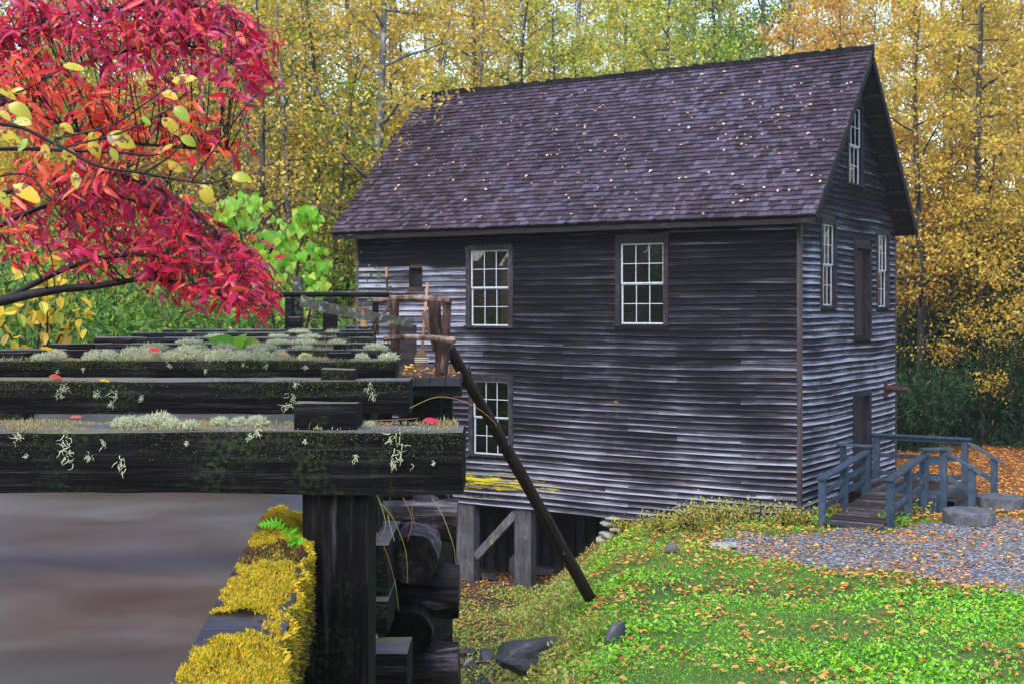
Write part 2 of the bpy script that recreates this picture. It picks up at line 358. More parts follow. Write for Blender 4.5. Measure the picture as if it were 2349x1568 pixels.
M['straw_grass'] = leafmat('dry_grass_stems', [(.26, .13, .04), (.20, .07, .03), (.18, .24, .04), (.30, .18, .07)], .2, .6, obj=0)
def mk_ground():
    t = NT('lawn_soil_and_litter'); p = t.pos()
    n = t.noise(p, .8, 5, .65); n2 = t.noise(p, 14, 5, .75); vv = t.voro(p, 16)
    lawn = t.ramp(t.math('ADD', t.math('MULTIPLY', n, .5), t.math('MULTIPLY', n2, .5)), [(.3, (.030, .035, .012)), (.5, (.055, .11, .014)), (.7, (.10, .20, .02))])
    litv = t.new('ShaderNodeSeparateColor'); t.l.new(vv, litv.inputs[0])
    lit = t.ramp(litv.outputs[0], [(0, (.07, .03, .018)), (.3, (.20, .075, .022)), (.55, (.34, .14, .03)), (.8, (.14, .05, .025)), (1, (.40, .19, .05))])
    lit = t.mix(t.gray(n2, .45, .65), lit, (.035, .022, .016))
    soil = t.ramp(n2, [(.3, (.018, .014, .012)), (.6, (.05, .038, .03)), (.8, (.09, .065, .045))])
    c = t.mix(t.attr('lit'), lawn, lit); c = t.mix(t.attr('soil'), c, soil)
    t.bump(n2, .6, .05)
    return t.fin(c, .85, .3)
M['ground'] = mk_ground()
def mk_gravel():
    t = NT('wet_grey_gravel'); p = t.pos()
    sp = t.new('ShaderNodeSeparateColor'); t.l.new(t.voro(p, 24), sp.inputs[0])
    d = t.voro(p, 24, 'Distance')
    c = t.ramp(sp.outputs[0], [(0, (.022, .022, .026)), (.4, (.078, .077, .086)), (.75, (.16, .16, .172)), (1, (.38, .38, .38))])
    c = t.mix(t.gray(t.noise(p, 1.3, 5, .7), .55, .75), c, (.05, .042, .04))
    t.bump(t.math('SUBTRACT', 1.0, d), .9, .02)
    return t.fin(c, .5, .5)
M['gravel'] = mk_gravel()
def mk_water():
    t = NT('silty_moving_water'); v = t.mapv(t.pos(), (1.0, 1.5, 1), rot=(0, 0, R(20)))
    n = t.noise(v, 1.5, 3, .5, .6)
    c = t.ramp(n, [(.3, (.034, .024, .017)), (.5, (.060, .047, .039)), (.72, (.108, .094, .090))])  # palest stop paints soft highlight streaks over the silty brown
    t.bump(t.noise(t.mapv(t.pos(), (1.6, .8, 1), rot=(0, 0, R(25))), 1.6, 2, .45, .5), .16, .06)
    return t.fin(c, .36, .4)
M['water'] = mk_water()

# ------------------------------------------------------------------ terrain
def sm(x): x = np.clip(x, 0, 1); return x*x*(3-2*x)
def gz(x, y):
    x = np.asarray(x, float); y = np.asarray(y, float)
    bt = 1.2+.135*(y-15)
    z = .08-2.0*sm((bt-x)/3.0)*(1-sm((y-36)/6))
    z = z+1.7*sm((-5-x)/7)*(1-sm((y-36)/6))                       # far bank of the race
    z = z+.26*np.logaddexp(0, (y-47)/3)*3*(1-.3*sm((x-14)/10))     # wooded hill behind
    z = z+.16*np.logaddexp(0, (-x-11)/2)*2
    z = z-.36*sm((y-26.5)/3)*sm((7-x)/4)*(1-sm((y-36)/4))
    m = sm((13-y)/5.5)*sm((.4-x)/1.2+.0)*sm((x+9)/2)               # embankment that carries the near crib
    z = z*(1-m)+2.1*m
    z = z+2.4*sm((3.0-y)/9)*(1-m)
    z = z+.05*np.sin(x*1.3+y*.7)*np.cos(y*.9-x*.5)+.025*np.sin(3.1*x-1.7*y)
    return z
def g1(x, y): return float(gz(x, y))
xs = np.unique(np.concatenate([np.linspace(-70, -8, 45), np.linspace(-8, 20, 141), np.linspace(20, 75, 45)]))
ys = np.unique(np.concatenate([np.linspace(-20, 12, 33), np.linspace(12, 42, 151), np.linspace(42, 140, 60)]))
GX, GY = np.meshgrid(xs, ys); GZ = gz(GX, GY)
nx, ny = len(xs), len(ys)
idx = np.arange(nx*ny).reshape(ny, nx)
F = np.stack([idx[:-1, :-1], idx[:-1, 1:], idx[1:, 1:], idx[1:, :-1]], -1).reshape(-1, 4)
V = np.stack([GX, GY, GZ], -1).reshape(-1, 3)
ground = npobj('ground', V, F, M['ground'], smooth=True); tag(ground, kind='structure')
litv = np.clip(sm((V[:, 1]-28.5-.12*np.abs(V[:, 0]-9))/3.0)+sm((-4-V[:, 0])/3), 0, 1)
bnk = sm((1.2+.135*(V[:, 1]-15)-1.2-V[:, 0])/1.4)*(1-sm((V[:, 1]-40)/3))
wear = .75*np.exp(-((V[:, 1]-20.9+.25*np.sin(V[:, 0]*1.7))/.45)**2)*sm((6.5-V[:, 0])/3)*(V[:, 0] > 1)
for nm, arr in (('lit', litv), ('soil', np.clip(bnk*.85+wear, 0, 1))):
    a = ground.data.attributes.new(nm, 'FLOAT', 'POINT'); a.data.foreach_set('value', arr.astype(np.float32))
PATH = np.array([(3.6, 25.1), (4.2, 23.9), (5.2, 22.9), (6.6, 21.7), (8.1, 20.6), (11, 19), (16, 17.5), (21, 24), (17, 29.5), (12, 28.9), (10, 28.2), (8.4, 27.6), (7.6, 26.7), (6.4, 26.75), (5.2, 26.2), (4.2, 25.9)])
def polyd(px, py, P=PATH):                        # signed distance (inside positive)
    inside = np.zeros(px.shape, bool); dm = np.full(px.shape, 1e9)
    for i in range(len(P)):
        x1, y1 = P[i]; x2, y2 = P[(i+1) % len(P)]
        c = ((y1 > py) != (y2 > py)) & (px < (x2-x1)*(py-y1)/(y2-y1+1e-12)+x1); inside ^= c
        t = np.clip(((px-x1)*(x2-x1)+(py-y1)*(y2-y1))/((x2-x1)**2+(y2-y1)**2), 0, 1)
        dm = np.minimum(dm, np.hypot(px-x1-t*(x2-x1), py-y1-t*(y2-y1)))
    return np.where(inside, dm, -dm)
def pathd(px, py):
    return polyd(px, py)+.16*np.sin(px*5.1+py*3)+.12*np.sin(py*7.7-px*2.3)+.08*np.sin(px*13+py*11)
gx = np.arange(3, 21.2, .11); gy = np.arange(17, 30, .11); PX, PY = np.meshgrid(gx, gy)
ins = pathd(PX, PY) > 0
idx = np.arange(PX.size).reshape(PX.shape)
ok = ins[:-1, :-1] & ins[1:, :-1] & ins[:-1, 1:] & ins[1:, 1:]
F = np.stack([idx[:-1, :-1], idx[:-1, 1:], idx[1:, 1:], idx[1:, :-1]], -1)[ok]
used = np.unique(F); rm = np.full(PX.size, -1); rm[used] = np.arange(len(used))
V = np.stack([PX, PY, gz(PX, PY)+.012], -1).reshape(-1, 3)[used]
tag(npobj('gravel_path', V, rm[F], M['gravel'], smooth=True), kind='structure')

# ------------------------------------------------------------------ leaf templates
T_DIA = (np.array([(0, 0, 0), (.42, .5, .06), (1, 0, -.05), (.42, -.5, .06)]), np.array([(0, 1, 2, 3)]))
T_HEX = (np.array([(0, 0, 0), (.28, .42, .10), (.66, .40, .07), (1, 0, -.12), (.66, -.40, .07), (.28, -.42, .10)]), np.array([(0, 3, 2, 1), (0, 5, 4, 3)]))
T_OVAL = (np.array([(0, 0, 0), (.2, .34, .05), (.5, .5, .08), (.82, .34, .0), (1, 0, -.06), (.82, -.34, .0), (.5, -.5, .08), (.2, -.34, .05)]), np.array([(0, 4, 3, 2), (0, 2, 1, 0), (0, 6, 5, 4), (0, 0, 7, 6)])[[0, 2]])
T_BLADE = (np.array([(0, .5, 0), (0, -.5, 0), (.55, -.35, .06), (1, 0, -.10), (.55, .35, .06)]), np.array([(0, 1, 2, 4), (4, 2, 3, 3)])[[0]])
def leaves(P, T, N, L, Wd, tpl):
    """one leaf per row: base P, along T, face N"""
    tv, tf = tpl
    T = unit(T); B = unit(np.cross(N, T)); N = np.cross(T, B)
    L = np.broadcast_to(L, (len(P),)); Wd = np.broadcast_to(Wd, (len(P),))
    V = (P[:, None, :]+T[:, None, :]*(tv[None, :, 0:1]*L[:, None, None])+B[:, None, :]*(tv[None, :, 1:2]*Wd[:, None, None])
         + N[:, None, :]*(tv[None, :, 2:3]*L[:, None, None]))
    k = len(tv); F = (tf[None]+(np.arange(len(P))*k)[:, None, None]).reshape(-1, tf.shape[1])
    return V.reshape(-1, 3), F, len(tf)
def rdir(n, up=0.0, s=1.0):
    d = rng.normal(size=(n, 3))*s; d[:, 2] += up; return unit(d)

# ------------------------------------------------------------------ forest trees
def gen_tree(seed, h, r0, cb, spread, nleaf, ls, lean=.4, nl=20, flat=.55, layered=True, tpl=T_DIA):
    r = random.Random(seed); q = np.random.default_rng(seed)
    mb = MB(); pts = []; n = 11
    ax, ay = r.uniform(-1, 1), r.uniform(-1, 1); ph = r.uniform(0, 6)
    for i in range(n+1):
        t = i/n
        pts.append(Vector((lean*ax*t*t+.16*math.sin(ph+t*7)*t, lean*ay*t*t+.16*math.cos(ph+t*6)*t, h*t)))
    rad = [r0*(1.25 if i == 0 else 1)*(1-i/n)**.8+.012 for i in range(n+1)]
    mb.tube(pts, rad, 9, cap=False, rough=.12, seed=seed)
    cl = []                                        # leaf cluster centres
    for k in range(nl):
        t = cb+(1-cb)*(k+r.random())/nl*.97
        i = min(int(t*n), n-1); p0 = pts[i].lerp(pts[i+1], t*n-i)
        az = k*2.4+r.uniform(-.5, .5); el = r.uniform(.12, .75)
        ln = spread*(1.05-.75*((t-cb)/(1-cb))**1.3)*r.uniform(.65, 1.15)
        d = Vector((math.cos(az)*math.cos(el), math.sin(az)*math.cos(el), math.sin(el)))
        b = [p0]; m = 6
        for s in range(1, m+1):
            d = (d+Vector((r.uniform(-.2, .2), r.uniform(-.2, .2), r.uniform(-.12, .14)))).normalized()
            b.append(b[-1]+d*ln/m)
        rb = max(.024, rad[i]*.5)
        mb.tube(b, [rb*(1-s/m*.85) for s in range(m+1)], 4, cap=False)
        for s in range(2, m+1):
            for e in range(2):
                a2 = r.uniform(0, 6.28); l2 = ln*r.uniform(.16, .36)
                d2 = (d*.5+Vector((math.cos(a2), math.sin(a2), r.uniform(-.25, .45)))).normalized()
                q0 = b[s]; q1 = q0+d2*l2*.5+Vector((0, 0, r.uniform(-.05, .1))); q2 = q1+d2*l2*.5+Vector((r.uniform(-.1, .1), r.uniform(-.1, .1), -.05))
                mb.tube([q0, q1, q2], [.014, .010, .005], 3, cap=False)
                cl += [(q1, .8), (q2, 1.0), (q2+d2*.15, .7)]
    C = np.array([tuple(c[0]) for c in cl]); Wt = np.array([c[1] for c in cl]); ctone = q.random(len(C))
    ci = q.choice(len(C), nleaf, p=Wt/Wt.sum())
    sd = .27*spread/2.2
    P = C[ci]+q.normal(size=(nleaf, 3))*np.array([sd, sd, sd*flat])
    T = q.normal(size=(nleaf, 3)); T[:, 2] -= .55
    N = q.normal(size=(nleaf, 3)); N[:, 2] += .9; N[:, 1] -= .25
    L = ls*q.uniform(.65, 1.25, nleaf)
    V, F, k = leaves(P, T, N, L, L*.66, tpl)
    rnd = np.clip(.5*ctone[ci]+.5*q.random(nleaf)+q.normal(size=nleaf)*.05, 0, 1)
    tm = mb.mesh('trunk', smooth=True); tm.materials.append(M['bark'])
    cm = npmesh('crown', V, F, np.repeat(rnd, k)); cm.materials.append(M['l_gold'])
    return tm, cm
PT = [gen_tree(11, 15, .17, .22, 3.0, 6600, .15, .8, 24), gen_tree(12, 17, .20, .30, 2.9, 6000, .15, .5, 22),
      gen_tree(13, 13, .12, .16, 2.7, 6600, .14, 1.0, 24), gen_tree(14, 9, .075, .12, 2.3, 6200, .115, .9, 20),
      gen_tree(15, 18, .22, .42, 3.2, 5000, .15, .4, 20), gen_tree(16, 6, .05, .10, 2.0, 5200, .105, .7, 18),
      gen_tree(17, 16, .14, .18, 2.5, 2600, .13, .9, 30)]
def tree(pi, x, y, leaf, label, group=None, bark='bark', sc_=1.0, rz=None, name='autumn_tree', dz=0):
    t = empty(name, (x, y, g1(x, y)-.1+dz), label, 'tree', group)
    t.rotation_euler = (0, 0, random.uniform(0, 6.28) if rz is None else rz)
    s = sc_*random.uniform(.93, 1.08); t.scale = (s, s, s*random.uniform(.95, 1.05))
    for me, nm, mt in ((PT[pi][0], 'trunk', M[bark]), (PT[pi][1], 'crown', M[leaf])):
        o = bpy.data.objects.new(nm, me); COL.objects.link(o); o.parent = t
        if me.materials[0] is not mt:
            o.material_slots[0].link = 'OBJECT'; o.material_slots[0].material = mt
    return t
def tx(px, Y): return (px-CX0)/FPX*Y
# (photo column, distance, prototype, leaf, bark, scale) by zone
ZONES = [
 ('golden-leaved tree crowded in the wood left of the roof', 'golden trees left of the roof', [
   (560, 40, 1, 'l_pale', 'bark', 1), (690, 43, 0, 'l_yg', 'darkbark', 1), (760, 38, 2, 'l_yg', 'darkbark', .95), (905, 44, 0, 'l_gold', 'darkbark', 1),
   (640, 50, 4, 'l_gold', 'bark', 1), (800, 52, 1, 'l_gold', 'darkbark', 1.05), (450, 46, 0, 'l_yg', 'bark', 1), (520, 56, 4, 'l_gold', 'darkbark', 1.1), (730, 60, 0, 'l_gold', 'bark', 1.1)]),
 ('slender golden tree rising behind the ridge near its left end', 'golden trees behind the left half of the ridge', [
   (1000, 47, 6, 'l_gold', 'bark', 1), (1060, 42, 2, 'l_pale', 'darkbark', 1), (1110, 51, 4, 'l_gold', 'darkbark', 1.05), (1180, 45, 6, 'l_pale', 'darkbark', 1.05), (1010, 62, 1, 'l_gold', 'bark', 1.1), (1160, 66, 6, 'l_gold', 'bark', 1.2)]),
 ('pale yellow-green tree behind the middle of the ridge', 'pale trees behind the middle of the ridge', [
   (1260, 50, 0, 'l_pale', 'darkbark', 1), (1350, 46, 2, 'l_pale', 'darkbark', 1.1), (1430, 54, 0, 'l_pale', 'bark', 1.05), (1530, 47, 1, 'l_pale', 'darkbark', 1), (1600, 58, 0, 'l_yg', 'bark', 1.1), (1310, 64, 4, 'l_gold', 'bark', 1.1), (1500, 68, 1, 'l_pale', 'bark', 1.15), (1230, 72, 1, 'l_pale', 'bark', 1.1)]),
 ('greenish tree standing out above the right half of the ridge', 'greenish trees above the ridge', [(1690, 47, 0, 'l_yg', 'darkbark', 1.0), (1750, 56, 1, 'l_yg', 'bark', 1.1)]),
 ('orange-leaved tree behind the peak of the roof', 'orange trees behind the roof peak', [
   (1830, 46, 0, 'l_orange', 'darkbark', 1), (1930, 50, 1, 'l_orange', 'darkbark', 1), (1800, 62, 4, 'l_orange', 'bark', 1.15), (2010, 58, 0, 'l_mix', 'bark', 1.1), (2100, 66, 1, 'l_orange', 'bark', 1.15), (1880, 70, 0, 'l_orange', 'bark', 1.2)]),
 ('yellow-orange tree in the wood right of the gable', 'yellow-orange trees right of the gable', [
   (2110, 43, 0, 'l_mix', 'darkbark', 1), (2180, 47, 2, 'l_mix', 'bark', 1.1), (2250, 44, 1, 'l_mix', 'darkbark', 1), (2330, 49, 0, 'l_mix', 'bark', 1), (2410, 45, 0, 'l_gold', 'bark', 1.05), (2220, 57, 4, 'l_gold', 'bark', 1.15), (2340, 62, 1, 'l_mix', 'bark', 1.15), (2470, 56, 0, 'l_mix', 'bark', 1.1)]),
 ('yellow-green tree in the wood behind the red branches', 'trees behind the red branches', [
   (60, 34, 2, 'l_yg', 'bark', 1), (170, 40, 0, 'l_yg', 'bark', 1), (300, 36, 2, 'l_gold', 'darkbark', 1), (390, 42, 1, 'l_yg', 'darkbark', 1), (-60, 42, 0, 'l_gold', 'bark', 1), (240, 50, 1, 'l_gold', 'bark', 1.05), (120, 58, 0, 'l_yg', 'bark', 1.1), (370, 60, 4, 'l_gold', 'bark', 1.1), (-140, 52, 1, 'l_yg', 'bark', 1.1)]),
 ('small yellowing sapling in the understorey left of the mill', 'saplings left of the mill', [
   (610, 33, 3, 'l_yg', 'darkbark', 1), (540, 30, 5, 'l_yg', 'darkbark', 1), (690, 36, 3, 'l_yg', 'darkbark', 1), (770, 41, 5, 'l_orange', 'darkbark', 1), (450, 33, 3, 'l_yg', 'darkbark', 1), (340, 28, 5, 'l_yg', 'darkbark', 1), (200, 30, 3, 'l_yg', 'darkbark', .9), (80, 27, 5, 'l_yg', 'darkbark', 1), (-10, 30, 3, 'l_gold', 'darkbark', 1)]),
 ('low orange-leaved sapling beside the back corner of the mill', 'saplings beside the back corner', [
   (2110, 44.5, 3, 'l_orange', 'darkbark', 1.1), (2200, 45, 3, 'l_orange', 'darkbark', 1.1), (2300, 46, 3, 'l_mix', 'darkbark', 1), (2370, 44, 3, 'l_mix', 'darkbark', 1)]),
 ('tree of the surrounding wood, seen only as a reflection in the mill windows', 'trees outside the picture', [
   (-1900, 20, 0, 'l_green', 'bark', 1), (-2600, 17, 2, 'l_green', 'bark', 1), (-1500, 25, 1, 'l_green', 'bark', 1), (-3600, 13, 0, 'l_yg', 'bark', 1), (-2100, 24, 1, 'l_green', 'bark', 1.1), (-1150, 28, 2, 'l_green', 'bark', 1), (-3000, 22, 4, 'l_green', 'bark', 1), (-900, 33, 0, 'l_yg', 'bark', 1), (2650, 46, 0, 'l_gold', 'bark', 1), (2750, 52, 1, 'l_mix', 'bark', 1), (2900, 44, 2, 'l_green', 'bark', 1), (3050, 50, 0, 'l_mix', 'bark', 1)]),
]
ORD = ['leftmost', 'second', 'third', 'fourth', 'fifth', 'sixth', 'seventh', 'eighth', 'ninth', 'tenth', 'eleventh', 'twelfth']
def nth(i, n, what): return ('rightmost of the ' if i == n-1 and n > 2 else 'leftmost of the ' if i == 0 else ORD[i]+' from left of the ')+what
for lab, grp, L in ZONES:
    L = sorted(L)
    for i, (px, Y, pi, lf, bk, s) in enumerate(L):
        tree(pi, tx(px, Y), Y, lf, nth(i, len(L), grp) if 'outside' not in grp else lab, grp, bk, s)
FAR = [(-100, 82), (60, 90), (210, 84), (350, 95), (480, 86), (600, 92), (720, 83), (860, 96), (980, 86), (1090, 92), (1210, 84), (1330, 96), (1450, 86), (1570, 92), (1690, 84), (1810, 95), (1930, 86), (2050, 92), (2170, 84), (2290, 94), (2420, 86), (560, 72), (900, 74), (1400, 76), (1100, 78), (1650, 74), (1950, 76), (2250, 73)]
for i, (px, Y) in enumerate(FAR):
    tree((0, 1, 4, 2)[i % 4], tx(px, Y), Y, ('l_pale', 'l_gold', 'l_yg', 'l_pale', 'l_mix')[i % 5] if px < 1700 else ('l_mix', 'l_orange', 'l_pale')[i % 3], 'tall tree on the misty hillside far behind the roof', 'far trees on the misty hillside', 'bark', 1.35)
for i, (px, Y, bk, s_) in enumerate(sorted(((600, 36, 'darkbark', .9), (665, 39, 'bark', 1), (735, 41, 'darkbark', 1.05), (790, 40, 'darkbark', .95), (930, 45, 'darkbark', 1), (1085, 46, 'bark', 1), (1200, 47, 'bark', 1.05), (1290, 45, 'darkbark', 1), (1480, 49, 'darkbark', 1), (480, 37, 'bark', .9), (1640, 48, 'darkbark', 1), (520, 41, 'darkbark', 1)))):
    tree(6, tx(px, Y), Y, 'l_gold' if px < 1250 else 'l_pale', nth(i, 12, 'slender half-bare trees along the wood edge'), 'slender half-bare trees', bk, s_)
tree(0, tx(2440, 39), 39, 'l_mix', 'yellow-orange tree whose boughs hang in from the right edge', None, 'darkbark', .95, rz=.6)
tree(3, tx(2255, 42), 42, 'l_mix', 'small yellow-orange tree standing before the dark thicket', None, 'darkbark', .9)
tree(6, tx(2520, 35), 35, 'l_gold', 'sparse tree with pale lichened branches at the right edge', None, 'bark', .85, rz=2.2)
tree(4, tx(848, 37.5), 37.5, 'l_gold', 'tall pale grey trunk standing clear just left of the roof edge', None, 'bark', 1.02, rz=1.0)

# ------------------------------------------------------------------ the mill
TH = .5547; CA = Vector((math.cos(TH), -math.sin(TH), 0)); CB = Vector((math.sin(TH), math.cos(TH), 0)); CC = Vector((6.25, 28.3, 0))
ML, MD = 12.2, 7.45
ZE, ZR, ZO, OV, EV = EYE+2.02, EYE+6.19, EYE+2.02, .51, .46
ZB = -.30
def MP(s, u, z): return CC+CA*s+CB*u+Vector((0, 0, z))
def fs(px):                                        # photo column -> s on the front wall
    k = (px-CX0)/FPX; return -(6.25-k*28.3)/(CA.x-k*CA.y) if False else -((6.25-k*28.3)/(CA.x-k*CA.y))
def fz(px, py):
    s = fs(px); Y = 28.3+CA.y*s; return EYE+(HY-py)/FPX*Y
def gu(px):
    k = (px-CX0)/FPX; return (k*28.3-6.25)/(CB.x-k*CB.y)
def gzz(px, py):
    Y = 28.3+CB.y*gu(px); return EYE+(HY-py)/FPX*Y
mill = empty('mill_building', MP(-ML/2, MD/2, -.3), 'old two-storey grist mill of dark weathered clapboard with steep shingle roof', 'mill')
FW = {}                                            # front windows: s0,s1,z0,z1 of the glazed sash
for k, (x0, x1, y0, y1) in {'a': (1080, 1168, 574, 747), 'b': (1424, 1523, 558, 743), 'c': (1086, 1168, 873, 1042)}.items():
    xm = (x0+x1)/2; FW[k] = (fs(x0), fs(x1), fz(xm, y1), fz(xm, y0))
GW = {}
for k, (x0, x1, y0, y1) in {'d': (1883.7, 1912.3, 514.8, 700.8), 'e': (2011, 2034, 539.5, 704), 'f': (1944.4, 1973.8, 247, 423)}.items():
    xm = (x0+x1)/2; GW[k] = (gu(x0), gu(x1), gzz(xm, y1), gzz(xm, y0))
DU = (gu(1961), gu(1992), gzz(1976, 771), gzz(1976, 571)); DLW = (gu(1958), gu(1991), .32, gzz(1974, 908))
HAT = (fs(939.5), fs(970), fz(955, 659), fz(955, 615))
CW = .13
def grow(o, c, b=.0): return (o[0]-c, o[1]+c, o[2]-(b or c), o[3]+c)
def panel(mb, P, a0, a1, z0, z1, holes, th):       # wall sheet with holes, P(along,out,z)
    xs_ = sorted({a0, a1, *[h for o in holes for h in o[:2]]}); zs_ = sorted({z0, z1, *[h for o in holes for h in o[2:]]})
    for i in range(len(xs_)-1):
        for j in range(len(zs_)-1):
            cx, cz = (xs_[i]+xs_[i+1])/2, (zs_[j]+zs_[j+1])/2
            if any(o[0] < cx < o[1] and o[2] < cz < o[3] for o in holes): continue
            for d in (0, -th):
                n = len(mb.v); mb.v += [tuple(P(xs_[i], d, zs_[j])), tuple(P(xs_[i+1], d, zs_[j])), tuple(P(xs_[i+1], d, zs_[j+1])), tuple(P(xs_[i], d, zs_[j+1]))]
                mb.f.append((n, n+1, n+2, n+3))
def PF(s, out, z): return MP(s, -out, z)           # front wall: out = towards the camera
def PG(u, out, z): return MP(out, u, z)            # gable wall
mb = MB(); panel(mb, PF, -ML, 0, ZB+.05, ZE, [*FW.values(), HAT], .12)
front = mb.build('front_wall', M['interior'], mill)
mb = MB(); panel(mb, PG, 0, MD, 0.0, ZE, [GW['d'], GW['e'], DU, DLW], .12)
fo = GW['f']
def rake(z): return (ZR-.12-z)/(ZR-.12-ZE)*(MD/2)  # half width of the gable triangle at z
for (a, b, c, d) in ((0, MD/2, ZE, ZE), (MD/2, MD, ZE, ZE)): pass
hz = [ZE, fo[2], fo[3], ZR-.15]
for z0, z1 in zip(hz, hz[1:]):
    for sgn in (-1, 1):
        i0 = (fo[0]-MD/2 if sgn < 0 else fo[1]-MD/2) if (z0 == fo[2]) else 0
        o0, o1 = sgn*rake(z0), sgn*rake(z1)
        if abs(o1) < abs(i0): o1 = i0
        n = len(mb.v); mb.v += [tuple(PG(MD/2+i0, 0, z0)), tuple(PG(MD/2+o0, 0, z0)), tuple(PG(MD/2+o1, 0, z1)), tuple(PG(MD/2+i0, 0, z1))]
        mb.f.append((n, n+1, n+2, n+3))
gable = mb.build('gable_wall', M['interior'], mill)
mb = MB()
for (p) in ([MP(-ML, 0, ZB), MP(-ML, MD, ZB), MP(-ML, MD, ZE), MP(-ML, 0, ZE)], [MP(0, MD, ZB), MP(-ML, MD, ZB), MP(-ML, MD, ZE), MP(0, MD, ZE)],
            [MP(-ML, 0, ZE), MP(-ML, MD, ZE), MP(-ML, MD/2, ZR-.15)]):
    n = len(mb.v); mb.v += [tuple(q) for q in p]; mb.f.append(tuple(range(n, n+len(p))))
mb.build('rear_wall', M['dark'], mill)
mb = MB()
for z in (ZB+.02, EYE-1.25, ZE-.02): mb.box(-ML+.05, -.05, .13, MD-.05, z, z+.06, MP)
mb.build('inner_floor', M['interior'], mill)
mb = MB(); sp_ = (FW['a'][0]*.42+FW['a'][1]*.58); mb.box(sp_-.1, sp_+.14, .55, .8, EYE-1.2, ZE-.05, MP); mb.build('interior_post', M['intpost'], mill)

def tone_front(s, z):
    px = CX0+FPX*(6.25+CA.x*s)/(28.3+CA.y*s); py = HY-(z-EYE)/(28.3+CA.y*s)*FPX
    b = lerp(.06, .20, min(1, max(0, (py-500)/330)))  # boards darker towards the top of the wall
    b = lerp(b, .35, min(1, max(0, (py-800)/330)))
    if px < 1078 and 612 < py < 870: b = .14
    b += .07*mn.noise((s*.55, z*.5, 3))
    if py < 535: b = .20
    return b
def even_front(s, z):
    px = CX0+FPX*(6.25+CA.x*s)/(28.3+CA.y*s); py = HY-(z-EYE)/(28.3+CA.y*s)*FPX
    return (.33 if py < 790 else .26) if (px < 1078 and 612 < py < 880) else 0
def yellow_front(s, z):
    px = CX0+FPX*(6.25+CA.x*s)/(28.3+CA.y*s); py = HY-(z-EYE)/(28.3+CA.y*s)*FPX
    y = 0
    if px < 1420: y = max(0, 1-abs(py-(1098+.15*(px-1050)*.6))/66)*max(0, min(1, (1400-px)/200))
    for cx_, r_ in ((1412, 5), (1355, 4)):
        if abs(px-cx_) < r_ and 860 < py < 1110: y = max(y, .55)
    return y
def clap_board(P, a0, a1, z0, z1, wob, bf, yf, parent, proud=.026, e0=None, e1=None):
    """one lapped board: P(along,out,z); e0,e1: top corner positions when the ends are cut on the rake"""
    L = a1-a0; n = max(2, min(9, int(L/.45)+1)); V = []; F = []; UV = []; B = []; Yv = []; U = []
    j0, j1 = random.uniform(-.007, .007), random.uniform(-.007, .007); pr = proud+random.uniform(-.004, .007); sd = random.random()*50
    t0 = a0 if e0 is None else e0; t1 = a1 if e1 is None else e1
    for i in range(n+1):
        f = i/n; a = lerp(a0, a1, f); at_ = lerp(t0, t1, f)
        w0 = wob(a, z0)+lerp(j0, j1, f)+.006*mn.noise((a*1.6, sd, 0)); w1 = wob(at_, z1)
        cup = pr+.008*mn.noise((a*1.1, sd, 7))
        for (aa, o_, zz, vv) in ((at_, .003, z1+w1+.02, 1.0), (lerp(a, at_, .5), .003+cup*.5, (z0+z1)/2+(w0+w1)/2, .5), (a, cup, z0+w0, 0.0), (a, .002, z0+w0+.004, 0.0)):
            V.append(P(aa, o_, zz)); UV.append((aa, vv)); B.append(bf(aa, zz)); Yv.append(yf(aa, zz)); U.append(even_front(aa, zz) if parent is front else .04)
    for i in range(n):
        for k in range(3): F.append((4*i+k, 4*i+k+1, 4*i+4+k+1, 4*i+4+k))
    F += [(0, 3, 2, 1), (4*n, 4*n+1, 4*n+2, 4*n+3)]
    org = sum(V, Vector())/len(V)
    me = bpy.data.meshes.new('clapboard'); me.from_pydata([tuple(v-org) for v in V], [], F)
    ul = me.uv_layers.new(name='UVMap')
    vi = np.empty(len(me.loops), np.int32); me.loops.foreach_get('vertex_index', vi)
    ul.data.foreach_set('uv', np.array(UV, np.float32)[vi].ravel())
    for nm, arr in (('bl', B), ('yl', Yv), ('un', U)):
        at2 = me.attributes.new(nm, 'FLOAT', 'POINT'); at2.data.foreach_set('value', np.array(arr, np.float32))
    me.materials.append(M['clap']); me.update()
    return link(bpy.data.objects.new('clapboard', me), parent, org)
def wobF(s, z): return .030*math.sin(s*.62+.4)*max(0, 1-abs(z-2.2)/4)+.006*math.sin(s*1.7+z*.8)
def wobG(u, z): return (-.045*math.sin(u/MD*3.14)*max(0, 1-abs(z-2.4)/2.6))+.012*math.sin(u*1.3+z)
def spans(a0, a1, z0, z1, holes):
    iv = [(a0, a1)]
    for o in holes:
        if o[2] < z1-.03 and o[3] > z0+.03:
            nv = []
            for (p, q) in iv:
                if o[1] <= p or o[0] >= q: nv.append((p, q)); continue
                if o[0] > p: nv.append((p, o[0]))
                if o[1] < q: nv.append((o[1], q))
            iv = nv
    return [x for x in iv if x[1]-x[0] > .05]
EXP = .1475
holesF = [grow(FW['a'], CW, .06), grow(FW['b'], CW, .06), grow(FW['c'], CW, .06), HAT]
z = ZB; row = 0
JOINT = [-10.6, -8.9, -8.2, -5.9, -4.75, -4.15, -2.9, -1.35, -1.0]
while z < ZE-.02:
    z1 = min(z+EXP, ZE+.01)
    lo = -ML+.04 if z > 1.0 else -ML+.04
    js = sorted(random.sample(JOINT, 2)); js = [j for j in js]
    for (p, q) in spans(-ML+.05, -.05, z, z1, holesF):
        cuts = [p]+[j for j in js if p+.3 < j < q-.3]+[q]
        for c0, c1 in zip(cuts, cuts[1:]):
            clap_board(PF, c0+.002, c1-.002, z, z1, wobF, tone_front, yellow_front, front)
    z = z1; row += 1
